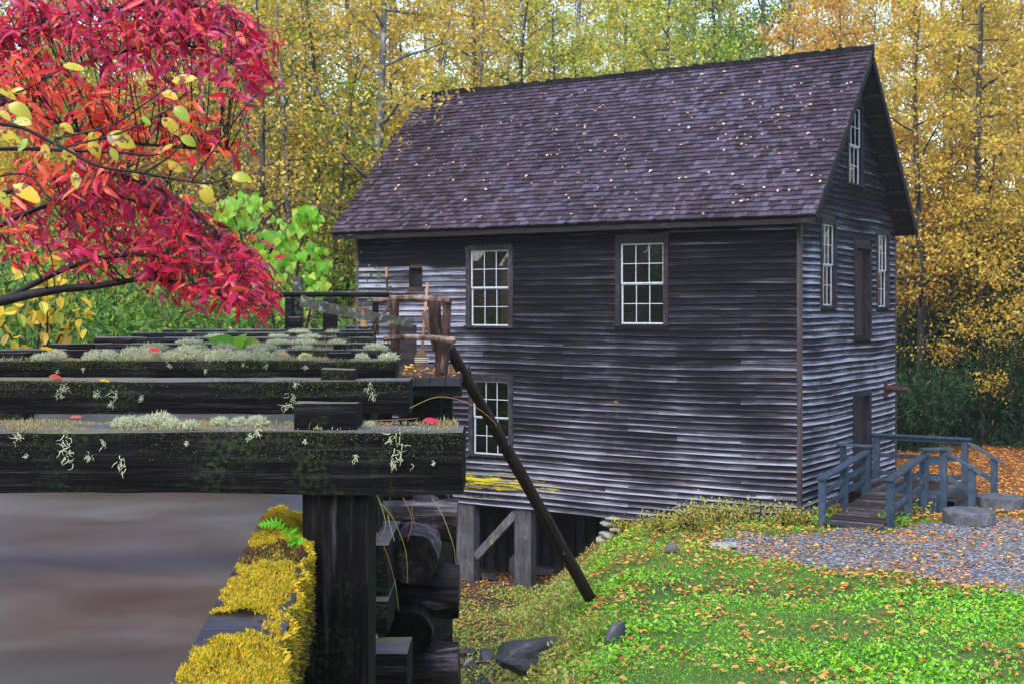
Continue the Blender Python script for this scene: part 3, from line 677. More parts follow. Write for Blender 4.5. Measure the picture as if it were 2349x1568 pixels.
def tone_gable(u, z):
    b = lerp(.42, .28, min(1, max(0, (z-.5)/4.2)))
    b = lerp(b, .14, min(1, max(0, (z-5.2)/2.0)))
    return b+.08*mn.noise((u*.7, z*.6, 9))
def yellow_gable(u, z): return .75*max(0, 1-abs(z-1.65)/.1) if u > MD-1.1 else (.35 if z < .9 else 0)
holesG = [grow(GW['d'], CW, .06), grow(GW['e'], CW, .06), grow(GW['f'], CW, .06), grow(DU, .14, .06), grow(DLW, .14, .02)]
z = -.02
while z < ZR-.35:
    z1 = z+EXP
    if z < ZE-EXP*.5:
        for (p, q) in spans(.05, MD-.05, z, z1, holesG):
            cuts = [p]+[j for j in ([random.choice((2.1, 3.3, 4.0, 5.4))] if q-p > 4 else []) if p+.3 < j < q-.3]+[q]
            for c0, c1 in zip(cuts, cuts[1:]): clap_board(PG, c0+.002, c1-.002, z, z1, wobG, tone_gable, yellow_gable, gable)
    else:
        ra, rb = rake(z), max(.05, rake(z1+.02))
        for (p, q) in spans(MD/2-ra, MD/2+ra, z, z1, holesG):
            clap_board(PG, p+.002, q-.002, z, z1, wobG, tone_gable, yellow_gable, gable, e0=(MD/2-rb if p < MD/2-ra+.01 else None), e1=(MD/2+rb if q > MD/2+ra-.01 else None))
    z = z1
# corner boards, frieze and fascia
for (s0, s1, u0, u1, z0, z1) in ((-.055, .034, -.040, -.004, ZB, ZE-.12), (.002, .036, -.003, .07, .02, ZE-.12), (-ML-.03, -ML+.055, -.040, -.004, ZB, ZE-.1), (.002, .036, MD-.07, MD+.03, .02, ZE-.15)):
    mb = MB(); mb.box(s0, s1, u0, u1, z0, z1, MP); mb.build('corner_board', M['trim'], mill)
mb = MB(); mb.box(-ML-.02, .0, -.034, -.003, ZE-.20, ZE+.10, MP); mb.build('frieze_board', M['fascia'], mill)

# windows
SASHT = .035
def window(P, o, parent, rows=4, cols=3, name='window', split=.5):
    a0, a1, z0, z1 = o
    mb = MB(); b = grow(o, CW, .045)
    mb.box(b[0], a0, -.06, .045, z0, z1, P); mb.box(a1, b[1], -.06, .045, z0, z1, P)
    mb.box(b[0]-.01, b[1]+.01, -.06, .05, z1, z1+CW, P)
    wn = mb.build(name, M['casing'], parent)
    mb = MB(); mb.box(b[0]-.03, b[1]+.03, -.08, .085, z0-.05, z0, P); mb.build('sill', M['casing'], wn)
    zm = lerp(z0, z1, split); st = .034
    for (q0, q1, d) in ((zm-.004, z1, -.028), (z0, zm+.004, -.058)):
        lo_, hi_ = q0+st, q1-st; la, ra = a0+st*1.15, a1-st*1.15
        mb = MB()
        mb.box(a0, la, d-.02, d+.015, q0, q1, P); mb.box(ra, a1, d-.02, d+.015, q0, q1, P)
        mb.box(la, ra, d-.02, d+.015, q0, lo_, P); mb.box(la, ra, d-.02, d+.015, hi_, q1, P)
        mb.build('sash', M['white'], wn)
        nr = rows//2; mw = .008
        for i in range(1, cols):
            c = lerp(la, ra, i/cols); mb = MB(); mb.box(c-mw, c+mw, d-.012, d+.012, lo_, hi_, P); mb.build('muntin', M['white'], wn)
        for j in range(1, nr):
            c = lerp(lo_, hi_, j/nr); mb = MB(); mb.box(la, ra, d-.009, d+.009, c-mw, c+mw, P); mb.build('muntin', M['white'], wn)
        for i in range(cols):
            for j in range(nr):
                p0, p1 = lerp(la, ra, i/cols), lerp(la, ra, (i+1)/cols); r0, r1 = lerp(lo_, hi_, j/nr), lerp(lo_, hi_, (j+1)/nr)
                mb = MB(); tz = [random.uniform(-.0025, .0025) for _ in range(4)]; n = 0
                mb.v = [tuple(P(p0, d-.003+tz[0], r0)), tuple(P(p1, d-.003+tz[1], r0)), tuple(P(p1, d-.003+tz[0]+tz[2], r1)), tuple(P(p0, d-.003+tz[1], r1))]
                mb.f = [(0, 1, 2), (0, 2, 3)]; mb.build('pane', M['glass'], wn)
    return wn
for o in FW.values(): window(PF, o, mill)
for o in GW.values(): window(PG, o, mill)
# hatch opening beside the platform
mb = MB(); mb.box(HAT[0], HAT[1], -.16, -.14, HAT[2]-.02, HAT[3]+.02, PF); mb.build('hatch_door', M['under'], mill)
mb = MB(); mb.box(HAT[0]-.05, HAT[1]+.05, -.02, .05, HAT[2]-.10, HAT[2], PF); mb.build('hatch_sill', M['rust'], mill)
sL = fs(890); mb = MB(); mb.box(sL-.035, sL+.035, .03, .07, fz(890, 636), fz(890, 613), PF); hl = mb.build('gate_lever', M['handle'], mill)
mb = MB(); mb.box(sL-.022, sL+.018, .03, .06, fz(890, 690), fz(890, 636), PF); mb.build('lever_rod', M['rust'], hl)
# gable doors
def door(o, name, dep, openleaf=0):
    a0, a1, z0, z1 = o; mb = MB()
    mb.box(a0-.14, a0, -.10, .055, z0, z1+.15, PG); mb.box(a1, a1+.14, -.10, .055, z0, z1+.15, PG); mb.box(a0, a1, -.10, .06, z1, z1+.15, PG)
    d = mb.build(name, M['casing'], mill)
    mb = MB(); mb.box(a0-.17, a1+.17, -.12, .10, z0-.07, z0, PG); mb.build('sill', M['fascia'], d)
    n = 5
    for i in range(n):
        mb = MB(); p0, p1 = lerp(a0, a1, i/n), lerp(a0, a1, (i+1)/n); mb.box(p0+.004, p1-.004, -dep-.03, -dep+random.uniform(-.004, .004), z0+.01, z1-.01, PG); mb.build('plank', M['door'], d)
    return d
door(DU, 'loft_door', .085); door(DLW, 'entrance_door', .06)
# iron pipe through the gable
mb = MB(); up = gu(2028); zp = gzz(2028, 889); mb.box(up-.14, up+.12, .0, .06, zp-.24, zp+.20, PG); pb = mb.build('pipe_plate', M['rust'], mill)
mb = MB(); q0, q1 = PG(up, .0, zp), PG(up, .62, zp-.02); mb.tube([q0, q1, PG(up, .622, zp-.02), PG(up, .5, zp-.02)], [.078, .078, .066, .06], 14, cap=False); mb.build('exhaust_pipe', M['rust'], pb, smooth=False)
# roof: two slabs, shingles, ridge comb, rake boards, lookouts
RL = math.hypot(MD/2+EV, ZR-ZO); RDX, RDZ = (MD/2+EV)/RL, (ZR-ZO)/RL
def RP(s, d, h, side=1):                           # d up the slope, h off the surface
    u = -EV+RDX*d-RDZ*h; z = ZO+RDZ*d+RDX*h
    sag = -.035*math.sin((s+ML+OV)/(ML+2*OV)*math.pi)*(d/RL)
    return MP(s, u if side > 0 else MD-u, z+sag)
S0, S1 = -ML-OV, OV
roof = MB()
for sd in (1, -1):
    for i in range(12):
        a, b = lerp(S0, S1, i/12), lerp(S0, S1, (i+1)/12); p = [RP(a, 0, -.10, sd), RP(b, 0, -.10, sd), RP(b, RL-.02, -.10, sd), RP(a, RL-.02, -.10, sd), RP(a, 0, -.015, sd), RP(b, 0, -.015, sd), RP(b, RL-.02, -.015, sd), RP(a, RL-.02, -.015, sd)]
        roof.hexa(p if sd > 0 else [p[3], p[2], p[1], p[0], p[7], p[6], p[5], p[4]])
roofo = roof.build('roof', M['under'], mill)
SEXP = .161
shV = []; shF = []; shR = []; shU = []; single = []
nrow = int((RL-.10)/SEXP)+1
for i in range(nrow):
    d0 = -.05+i*SEXP; s = S0-random.uniform(0, .05); ph = random.random()*10
    while s < S1-.01:
        wd = random.choice((.10, .12, .14, .16, .19, .23))*random.uniform(.9, 1.12); s2 = min(s+wd, S1+random.uniform(-.012, .02))
        if S1-s2 < .05: s2 = S1+random.uniform(-.01, .02)
        jd = random.uniform(-.012, .012)+.010*math.sin(s*.9+ph)+(random.random() < .03)*random.uniform(-.02, .03); tk = random.uniform(.024, .036); g = random.uniform(.0015, .005)
        lift = random.random()*.006
        p = [RP(s+g, d0+jd, .004+lift), RP(s2-g, d0+jd+random.uniform(-.006, .006), .004+lift), RP(s2-g, d0+SEXP*1.5, -.002), RP(s+g, d0+SEXP*1.5, -.002),
             RP(s+g, d0+jd, tk+.016+lift), RP(s2-g, d0+jd, tk+.016+lift), RP(s2-g, d0+SEXP*1.5, .006), RP(s+g, d0+SEXP*1.5, .006)]
        c = sum(p, Vector())/8; single.append(((c-cam.location).length, p)); s = s2
single.sort(key=lambda q: q[0])
HF = [(4, 5, 6, 7), (0, 1, 5, 4), (1, 2, 6, 5), (3, 0, 4, 7)]
HUV = [[(0, 0), (1, 0), (1, 1), (0, 1)]]+[[(0, 0), (1, 0), (1, .1), (0, .1)]]*3
for k, (dd, p) in enumerate(single):
    if k < 300:
        org = sum(p, Vector())/8
        me = bpy.data.meshes.new('shingle'); me.from_pydata([tuple(v-org) for v in p], [], HF); me.materials.append(M['shingle'])
        ul = me.uv_layers.new(name='UVMap'); ul.data.foreach_set('uv', np.array(HUV, np.float32).ravel())
        a = me.attributes.new('rnd', 'FLOAT', 'FACE'); a.data.foreach_set('value', [0.0]*4); me.update()
        link(bpy.data.objects.new('shingle', me), roofo, org)
    else:
        n = len(shV); shV += [tuple(v) for v in p]; shF += [tuple(n+i for i in f) for f in HF]; shR += [random.random()]*4; shU += [c for f in HUV for c in f]
ob = npobj('shingle_field', shV, shF, M['shingle'], roofo, shR, origin=WO[roofo]); ob['kind'] = 'stuff'
ul = ob.data.uv_layers.new(name='UVMap'); ul.data.foreach_set('uv', np.array(shU, np.float32).ravel())
s = S0-.03
while s < S1:
    wd = random.uniform(.12, .26); e = min(s+wd, S1+.03); h = random.uniform(.14, .19)
    p0, p1 = RP(s+.003, RL-.02, .02), RP(e-.003, RL-.02, .02)
    bb = CB*.05; nb = CB*-.035+Vector((0, 0, -.26)); tp = Vector((0, 0, h-.05)); oc = CB*.02
    jj = Vector((0, 0, random.uniform(-.015, .02)))
    mb = MB(); mb.hexa([p0+nb-CB*.03, p1+nb-CB*.03, p1+bb, p0+bb, p0+tp+jj-oc*2, p1+tp+jj*random.uniform(.3, 1)-oc*2, p1+tp+jj+oc, p0+tp+jj+oc])
    mb.build('ridge_shingle', M['ridge'], roofo); s = e
for sd in (1, -1):
    for sg, se in ((S1, 1), (S0, -1)):
        mb = MB(); a, b = (sg-.03, sg-.002) if se > 0 else (sg+.002, sg+.03)
        p = [RP(a, .02, -.24, sd), RP(b, .02, -.24, sd), RP(b, RL-.04, -.20, sd), RP(a, RL-.04, -.20, sd), RP(a, .0, -.103, sd), RP(b, .0, -.103, sd), RP(b, RL-.02, -.103, sd), RP(a, RL-.02, -.103, sd)]
        mb.hexa(p if sd > 0 else [p[3], p[2], p[1], p[0], p[7], p[6], p[5], p[4]]); mb.build('rake_board', M['dark'], roofo)
    for k in range(9):
        d = .25+k*.62; mb = MB()
        p = [RP(.03, d, -.20, sd), RP(S1-.035, d, -.20, sd), RP(S1-.035, d+.09, -.20, sd), RP(.03, d+.09, -.20, sd), RP(.03, d, -.103, sd), RP(S1-.035, d, -.103, sd), RP(S1-.035, d+.09, -.103, sd), RP(.03, d+.09, -.103, sd)]
        mb.hexa(p if sd > 0 else [p[3], p[2], p[1], p[0], p[7], p[6], p[5], p[4]]); mb.build('lookout', M['casing'], roofo)
mb = MB(); mb.box(S0+.02, S1-.03, -EV+.015, -EV+.05, ZO-.20, ZO-.085, MP); mb.build('fascia_board', M['fascia'], roofo)
mb = MB(); mb.box(S0+.02, S1-.03, -EV+.052, -.04, ZO-.155, ZO-.13, MP); mb.build('soffit_board', M['dark'], roofo)
# posts, brace and slats below the raised end
def gp(px, base_py=None): s = fs(px); return s
for x0, x1, dd in ((1046, 1085, .0), (1178, 1216, .0)):
    a, b = fs(x0), fs(x1); p = MP((a+b)/2, .15, 0); mb = MB(); mb.box(a, b, .03, .30, g1(p.x, p.y)-.3, ZB+.03, MP, .008); mb.build('foundation_post', M['postgray'], mill)
a = MP(fs(1087), .12, fz(1087, 1277)); b = MP(fs(1178), .12, fz(1178, 1178)); mb = MB(); mb.bar(a, b, .14, .20, up=CB.cross(b-a)); mb.build('diagonal_brace', M['postgray'], mill)
for i in range(26):
    s = -ML+.3+i*.34+random.uniform(-.05, .05); mb = MB(); p = MP(s, 1.7, 0); mb.box(s, s+.22, 1.7, 1.74, g1(p.x, p.y)-.4, ZB+.1, MP); mb.build('underfloor_slat', M['under'], mill)
mb = MB(); mb.box(-ML, 0, .02, MD, ZB-.02, ZB+.01, MP); mb.box(-ML+.05, -.1, .05, .28, ZB-.02, ZB+.14, MP); mb.build('sill_beam', M['under'], mill)
# ------------------------------------------------------------------ stones
def rock_mesh(seed, sx, sy, sz, sub=3, ang=.55):
    import bmesh
    bm = bmesh.new(); bmesh.ops.create_icosphere(bm, subdivisions=sub, radius=1)
    r = random.Random(seed); pl = [(Vector((r.gauss(0, 1), r.gauss(0, 1), r.gauss(0, 1))).normalized(), r.uniform(.45, .85)) for _ in range(9)]
    for v in bm.verts:
        c = v.co.copy()
        for n, d in pl:
            k = c.dot(n)
            if k > d: c -= n*(k-d)*.93
        c *= 1+.10*mn.noise(c*2.1+Vector((seed, 0, 0)))+.04*mn.noise(c*6+Vector((0, seed, 0)))
        v.co = Vector((c.x*sx, c.y*sy, c.z*sz))
    me = bpy.data.meshes.new('rock'); bm.to_mesh(me); bm.free(); me.materials.append(M['rock']); return me
def rock(px, py, Y, sx, sy, sz, seed, label, rz=0, tilt=0, mat='rock', name='creek_rock', group=None, sub=3):
    p = at(px, py, Y); me = rock_mesh(seed, sx, sy, sz, sub); me.name = name
    o = share(me, name, M[mat], None, p, (tilt, tilt*.5, rz)); return tag(o, label, 'rock', group)
pier = empty('stone_pier', at(1395, 1230, 30.9), 'dry stacked pale stone pier under the front wall of the mill', 'stone pier')
for k, (px, py, sx, sz) in enumerate(((1392, 1227, .30, .10), (1410, 1214, .26, .09), (1396, 1200, .27, .10), (1406, 1188, .28, .07), (1383, 1238, .22, .12), (1420, 1236, .24, .12))):
    s = fs(px); p = MP(s, .12, fz(px, py)); share(rock_mesh(60+k, sx, .26, sz, 2), 'stone', M['pier'], pier, p, (0, 0, -TH+random.uniform(-.2, .2)))
def hit(px, py, y0=8.0):                           # where a sight line meets the ground
    Y = y0
    while Y < 90:
        p = at(px, py, Y)
        if p.z < g1(p.x, p.y): return Vector((p.x, p.y, g1(p.x, p.y)))
        Y += .04
    return p
def rock_on(px, py, sx, sy, sz, seed, label, rz=0, tilt=0, sink=.25, mat='rock', name='creek_rock', group=None, sub=3):
    p = hit(px, py); me = rock_mesh(seed, sx, sy, sz, sub)
    o = share(me, name, M[mat], None, p+Vector((0, 0, sz*(1-2*sink))), (tilt, tilt*.6, rz)); return tag(o, label, 'rock', group)
rock_on(1235, 1535, .66, .50, .36, 3, 'large flat-topped wet boulder at the bottom edge below the leaning log', .3, .12)
rock_on(1182, 1508, .24, .26, .16, 4, 'dark rock leaning against the left end of the large flat boulder', .9, .2)
rock_on(1120, 1512, .22, .20, .13, 5, 'tilted dark slab left of the large boulder in the creek bed', .5, .3)
rock_on(1078, 1530, .12, .12, .14, 6, 'small upright pale block beside the lowest crib log', .2, .1, mat='pier')
rock_on(1072, 1500, .20, .2, .09, 8, 'flat dark stone at the right end of the lowest crib log', .8)
rock_on(1410, 1475, .17, .14, .22, 9, 'pointed grey stone standing up out of the green lawn', .4, .25, .2, 'millstone', 'standing_stone')
rock_on(1180, 1322, .17, .15, .36, 10, 'pointed upright stone in front of the mill foundation posts', .2, .05, .15, 'millstone', 'standing_stone')
rock_on(1118, 1330, .32, .25, .14, 12, 'flat dark rock in the shade under the raised end of the mill', .4)
rock_on(1250, 1318, .55, .35, .17, 13, 'reddish-grey rock half hidden behind the leaning log', -.2)
rock_on(1330, 1395, .22, .2, .08, 14, 'low stone in the grass right behind the foot of the leaning log', -.2)
rock_on(1245, 1352, .16, .14, .1, 15, 'small grey rock on the bank left of the leaning log', .2)
rock_on(1660, 1258, .30, .16, .09, 16, 'flat pale stone at the left tip of the gravel', .1, 0, .2, 'pier', 'edge_stone')
rock_on(1540, 1268, .17, .12, .12, 17, 'small stone in the lawn left of the gravel tip', .5, 0, .2, 'millstone', 'edge_stone')
for k in range(26):
    rock_on(1060+random.uniform(0, 115), 1490+random.uniform(0, 90), random.uniform(.05, .11), random.uniform(.05, .1), random.uniform(.04, .07), 30+k, 'small rounded pebble in the creek bed beside the boulder', random.random()*3, 0, .1, 'rock', 'pebble', 'creek pebbles', 2)
# millstones
def millstone(px, py, r, h, label, seed):
    c = hit(px, py); r_ = random.Random(seed); n = 56; mb = MB(); prof = [(.0, .82), (.06, .97), (.16, 1.0), (.75, 1.0), (.93, .985), (1.0, .93)]
    for (zz, rr) in prof:
        for k in range(n):
            a = 2*math.pi*k/n; q = r*rr*(1+(.05 if .1 < zz < .9 else .025)*mn.noise((math.cos(a)*4+seed, math.sin(a)*4, zz*2.5))+.02*mn.noise((math.cos(a)*13, math.sin(a)*13+seed, zz*6)))
            mb.v.append((c.x+q*math.cos(a), c.y+q*math.sin(a), c.z-.04+h*zz))
    m = len(prof)
    for i in range(m-1):
        for k in range(n): mb.f.append((i*n+k, i*n+(k+1) % n, (i+1)*n+(k+1) % n, (i+1)*n+k))
    b0 = len(mb.v)                                 # top face with an eye hole
    for (rr, zz) in ((.55, 1.012), (.17, 1.0), (.15, .55)):
        for k in range(n): a = 2*math.pi*k/n; mb.v.append((c.x+r*rr*math.cos(a), c.y+r*rr*math.sin(a), c.z-.04+h*zz+.004*mn.noise((a*3, rr*9, seed))))
    prev = (m-1)*n
    for i in range(3):
        for k in range(n): mb.f.append((prev+k, prev+(k+1) % n, b0+i*n+(k+1) % n, b0+i*n+k))
        prev = b0+i*n
    mb.f.append(tuple(prev+k for k in range(n)))
    o = mb.build('millstone', M['millstone'], None, origin=c); tag(o, label, 'millstone', 'millstones lying by the ramp')
millstone(2223, 1197, .54, .30, 'nearer old millstone lying flat at the edge of the gravel', 1)
millstone(2293, 1163, .52, .31, 'farther old millstone lying behind the steps at the right edge', 2)
millstone(2402, 1160, .52, .27, 'millstone cut off by the right edge of the picture', 3)

# ------------------------------------------------------------------ ramp, landing and steps
ramp = empty('entrance_ramp', MP(1.4, 2.5, .1), 'blue-grey railed wooden ramp, landing and steps at the gable door', 'ramp')
LZ = .40; PB = -.05
def rbox(nm, s0, s1, u0, u1, z0, z1, mat='railpaint', bev=.006):
    mb = MB(); mb.box(s0, s1, u0, u1, z0, z1, MP, .004); return mb.build(nm, M[mat], ramp, bevel=bev)
def rbar(nm, s0, u0, z0, s1, u1, z1, w_, h_, mat='railpaint'):
    mb = MB(); mb.bar(MP(s0, u0, z0), MP(s1, u1, z1), w_, h_); return mb.build(nm, M[mat], ramp, bevel=.005)
def rz(u): return lerp(.115, LZ, min(1, max(0, (u+.85)/3.35)))
u = -.85
while u < 2.48:                                    # ramp boards
    z = rz(u); mb = MB(); mb.box(.78, 1.98, u, u+.105, 0, .03, lambda s, q, h, u=u: MP(s, q, rz(q)+h)); mb.build('deck_board', M['rampdeck'], ramp); u += .122
s = .06
while s < 2.28:
    rbox('deck_board', s, s+.11, 2.50, 5.22, LZ-.03, LZ, 'rampdeck', 0); s += .124
for s in (.78, 1.94): rbar('ramp_stringer', s+.02, -.8, .02, s+.02, 2.5, LZ-.13, .04, .18)
rbox('landing_skirt', 2.25, 2.29, 2.5, 5.2, 0, LZ-.035); rbox('landing_skirt', 1.0, 2.25, 2.46, 2.5, 0, LZ-.035)
for k, (a, b) in enumerate(((2.30, 2.62), (2.63, 2.92))):
    zt = LZ-.12*(k+1); rbox('step_tread', a, b, 2.98, 5.15, zt-.04, zt, 'rampdeck'); rbox('step_riser', b-.04, b-.01, 2.98, 5.15, zt-.16, zt-.042)
def post(s, u, z0, z1, w_=.155, d_=.10): return rbox('post', s-w_/2, s+w_/2, u-d_/2, u+d_/2, z0, z1)
RAILH = .92
# left ramp rail
for (u, t) in ((-.66, 0), (.85, 0), (2.36, 0)): post(.72, u, PB, rz(u)+RAILH-.03)
rbar('top_rail', .72, -.76, rz(-.76)+RAILH, .72, 2.46, rz(2.46)+RAILH, .19, .05)
for h in (.30, .60): rbar('rail', .72, -.62, rz(-.62)+h, .72, 2.34, rz(2.34)+h, .045, .11)
# landing return to the wall
post(.72, 2.52, PB, LZ+1.02, .13, .12); post(.16, 2.52, PB, LZ+1.02, .13, .12); rbox('top_rail', .04, .82, 2.42, 2.62, LZ+1.02, LZ+1.07)
for h in (.35, .70): rbox('rail', .22, .66, 2.50, 2.55, LZ+h-.05, LZ+h+.05)
# right ramp rail
for u in (-.30, 1.05, 2.36): post(2.04, u, PB, rz(u)+RAILH-.03)
rbar('top_rail', 2.04, -.40, rz(-.40)+RAILH, 2.04, 2.46, rz(2.46)+RAILH, .19, .05)
for h in (.28, .60): rbar('rail', 2.04, -.24, rz(-.24)+h, 2.04, 2.32, rz(2.32)+h, .045, .11)
# front right corner of the landing
post(2.04, 2.55, PB, LZ+1.02, .13, .12); post(2.36, 2.86, PB, LZ+1.02, .15, .13)
mb = MB(); mb.bar(MP(1.95, 2.46, LZ+1.045), MP(2.48, 2.97, LZ+1.045), .22, .05); mb.build('top_rail', M['railpaint'], ramp, bevel=.005)
for h in (.05, .38, .74): rbar('rail', 2.06, 2.58, LZ+h, 2.34, 2.84, LZ+h, .045, .10)
# back rail of the landing
post(.16, 5.2, PB, LZ+1.04, .16, .12); post(2.30, 5.2, PB, LZ+1.04, .15, .12); rbox('top_rail', .04, 2.45, 5.09, 5.30, LZ+1.04, LZ+1.09)
rbox('rail', .25, 2.22, 5.18, 5.225, LZ+.94, LZ+1.035)
for h in (.12, .56): rbox('rail', .25, 2.22, 5.18, 5.225, LZ+h-.05, LZ+h+.05)
# stair rails
for u, uu in ((2.88, 'near'), (5.20, 'far')):
    post(2.98, u, PB-.05, LZ+.62, .15, .10)
    rbar('stair_rail', 2.38, u, LZ+.98, 3.20, u, LZ+.52, .17, .05); rbar('rail', 2.40, u, LZ+.42, 2.95, u, LZ+.10, .045, .11)

# ------------------------------------------------------------------ flume
flume = empty('flume', (-.9, 6, g1(-.9, 6)), 'black wet timber flume with crossbeams running from the foreground towards the mill', 'flume')
FZ = EYE-.26
def fx(Y): return tx(795, Y)                       # line of the right hand posts
BEAMS = [(2.81, 1060, 985, 1140, .24), (4.77, 938, 870, 953, .2), (6.59, 905, 825, 868, .2), (8.27, 869, 801, 828, .2), (9.84, 853, 787, 806, .2), (11.6, 858, 773, 790, .2), (13.6, 858, 762, 776, .2), (15.9, 850, 755, 766, .2)]
def beam_mesh(x0, x1, y0, y1, z0, z1, seed, seg=34, bev=.012):
    mb = MB(); n = seg; ring = [(0, 0), (.5, -.0), (1, 0), (1.0, .5), (1, 1), (.5, 1.0), (0, 1), (-.0, .5)]
    for i in range(n+1):
        x = lerp(x0, x1, i/n)
        for k, (a, b) in enumerate(ring):
            ww = .012*mn.noise((x*1.7+seed, k*3.3, 0))+.006*mn.noise((x*9, k*5.1+seed, 1))
            cor = bev if (a in (0, 1) and b in (0, 1)) else 0
            yy = lerp(y0, y1, a)+(cor if a == 0 else -cor if a == 1 else 0)+ww*.6; zz = lerp(z0, z1, b)+(cor*.6 if b == 0 else -cor*.6 if b == 1 else 0)+ww*.5
            mb.v.append((x, yy, zz))
    m = len(ring)
    for i in range(n):
        for k in range(m): mb.f.append((i*m+k, (i+1)*m+k, (i+1)*m+(k+1) % m, i*m+(k+1) % m))
    mb.f += [tuple(range(m)), tuple(n*m+k for k in reversed(range(m)))]
    return mb
BTOP = []
for i, (Y, xr, yt, yb, dep) in enumerate(BEAMS):
    zt, zb_ = at(0, yt, Y).z, at(0, yb, Y).z
    xl = fx(Y)-2.25; xR = at(xr, 0, Y).x
    beam_mesh(xl, xR, Y, Y+dep, zb_, zt, i*7).build('crossbeam', M['beam'], flume); BTOP.append((Y, Y+dep, xl, xR, zt, zb_))
BLK = [(674, 817, 925, 978), (736, 812, 846, 868), (751, 803, 809, 825), (765, 804, 789, 802), (769, 800, 777, 788), (773, 799, 764, 774)]
for (Y, xr, yt, yb, dep), (x0, x1, y0, y1) in zip(BEAMS, BLK):
    yy = Y+.05; zt = at(0, yt, Y).z
    mb = beam_mesh(at(x0, 0, yy).x, at(x1, 0, yy).x, yy, yy+.13, zt-.02, at(0, y0, yy).z, x0, 5, .004); mb.build('post_head', M['beam'], flume)
    xb = fx(Y)-1.72*1.0
    if Y > 5: beam_mesh(xb-.07, xb+.07, yy, yy+.13, zt-.02, at(0, y0, yy).z, x0+3, 4, .004).build('post_head', M['beam'], flume)
for i, (Y, xr, yt, yb, dep) in enumerate(BEAMS):   # trestle posts
    x0, x1 = (at(688, 0, Y).x, at(840, 0, Y).x) if i == 0 else (fx(Y)-.09, fx(Y)+.07)
    for a, b in ((x0, x1), (fx(Y)-1.80, fx(Y)-1.65)):
        mb = MB(); zb_ = at(0, yb, Y).z; gzv = g1((a+b)/2, Y)-.2; n = 9
        for k in range(n+1):
            z = lerp(gzv, zb_+.004, k/n); w_ = [.006*mn.noise((z*2.1, c*4+i, 0)) for c in range(4)]
            mb.v += [(a+w_[0], Y+.03+w_[1], z), (b+w_[2], Y+.03+w_[1], z), (b+w_[2], Y+.19+w_[3], z), (a+w_[0], Y+.19+w_[3], z)]
        for k in range(n):
            for c in range(4): mb.f.append((k*4+c, k*4+(c+1) % 4, k*4+4+(c+1) % 4, k*4+4+c))
        mb.f += [(3, 2, 1, 0), tuple(n*4+c for c in range(4))]
        mb.build('trestle_post', M['vbeam'], flume)
BZ = EYE-.52
def bx_(Y): return -.45-.107*(Y-1.81)              # left edge of the side board
WZ = EYE-.60
def swall(xf, w_, y0, y1, z0, z1, nm):
    mb = MB(); n = 14
    for k in range(n):
        ya, yb = lerp(y0, y1, k/n), lerp(y0, y1, (k+1)/n)
        mb.hexa([(xf(ya), ya, z0), (xf(ya)+w_, ya, z0), (xf(yb)+w_, yb, z0), (xf(yb), yb, z0), (xf(ya), ya, z1), (xf(ya)+w_, ya, z1), (xf(yb)+w_, yb, z1), (xf(yb), yb, z1)])
    return mb.build(nm, M['beam'], flume)
swall(bx_, .085, .6, 8.0, EYE-1.15, BZ-.02, 'side_plank'); swall(lambda y: bx_(y)-1.75, .06, .6, 15, EYE-1.15, BZ-.02, 'side_plank')
swall(lambda y: bx_(y)+.04*(y-8), .07, 8.0, 15, EYE-1.15, BZ-.02, 'side_plank')
swall(lambda y: bx_(y)-1.75, 1.8, .6, 15, EYE-1.2, EYE-1.152, 'bottom_plank')
cap = MB(); n = 20
for k in range(n):
    ya, yb = lerp(.9, 5.2, k/n), lerp(.9, 5.2, (k+1)/n)
    cap.hexa([(bx_(ya)-.015, ya, BZ-.018), (bx_(ya)+.12, ya, BZ-.018), (bx_(yb)+.12, yb, BZ-.018), (bx_(yb)-.015, yb, BZ-.018), (bx_(ya)-.015, ya, BZ+.012), (bx_(ya)+.12, ya, BZ+.012), (bx_(yb)+.12, yb, BZ+.012), (bx_(yb)-.015, yb, BZ+.012)])
capo = cap.build('cap_board', M['deckb'], flume)
for px, py in ((596, 1424), (548, 1452)):
    Y = .508*FPX/(py-HY); p = at(px, py, Y); mb = MB(); mb.tube([p+Vector((0, 0, -.01)), p+Vector((0, 0, .003))], .004, 8); mb.build('nail', M['rust'], capo)
V = []; F = []
for k in range(30):
    y = lerp(-1.0, 15, k/29); V += [(bx_(y)-1.72, y, WZ), (bx_(y)+.002, y, WZ)]
    if k: F.append((2*k-2, 2*k-1, 2*k+1, 2*k))
tag(npobj('water', V, F, M['water'], smooth=True), kind='structure')

# crib of logs right of the near post
crib = empty('log_crib', (-.5, 7.2, g1(-.5, 7.2)), 'crib of black round logs and squared timbers right of the near flume post', 'crib')
def clog(a, b, r, nm='log', seed=0, n=44, m=14):
    a = Vector(a); b = Vector(b); mb = MB(); pts = [a.lerp(b, k/m)+Vector((0, 0, .012*mn.noise((k*.5, seed, 0)))) for k in range(m+1)]
    mb.tube(pts, [r*(1+.03*mn.noise((k*.7, seed, 4))) for k in range(m+1)], n, True, .10, seed, .07)
    o = mb.build(nm, M['log'], crib, smooth=False)
    return o
def logx(px0, px1, py, Y, rpx, sd): clog(at(px0, py, Y), at(px1, py, Y), rpx/FPX*Y, 'log', sd)
def logend(px, py, Y, rpx, ln, sd):
    r = rpx/FPX*Y; a = at(px, py, Y); o = clog(a, a+Vector((-.04, ln, 0)), r, 'log', sd, 44)
    o.data.materials.append(M['logend'])
    o.data.polygons[len(o.data.polygons)-2].material_index = 1
logx(770, 1049, 1193, 7.6, 47, 1); logend(949, 1283, 7.0, 56, 1.6, 2); logx(800, 1053, 1353, 7.3, 60, 3); logend(938, 1455, 6.9, 54, 1.5, 4); logx(850, 1054, 1530, 7.2, 56, 5)
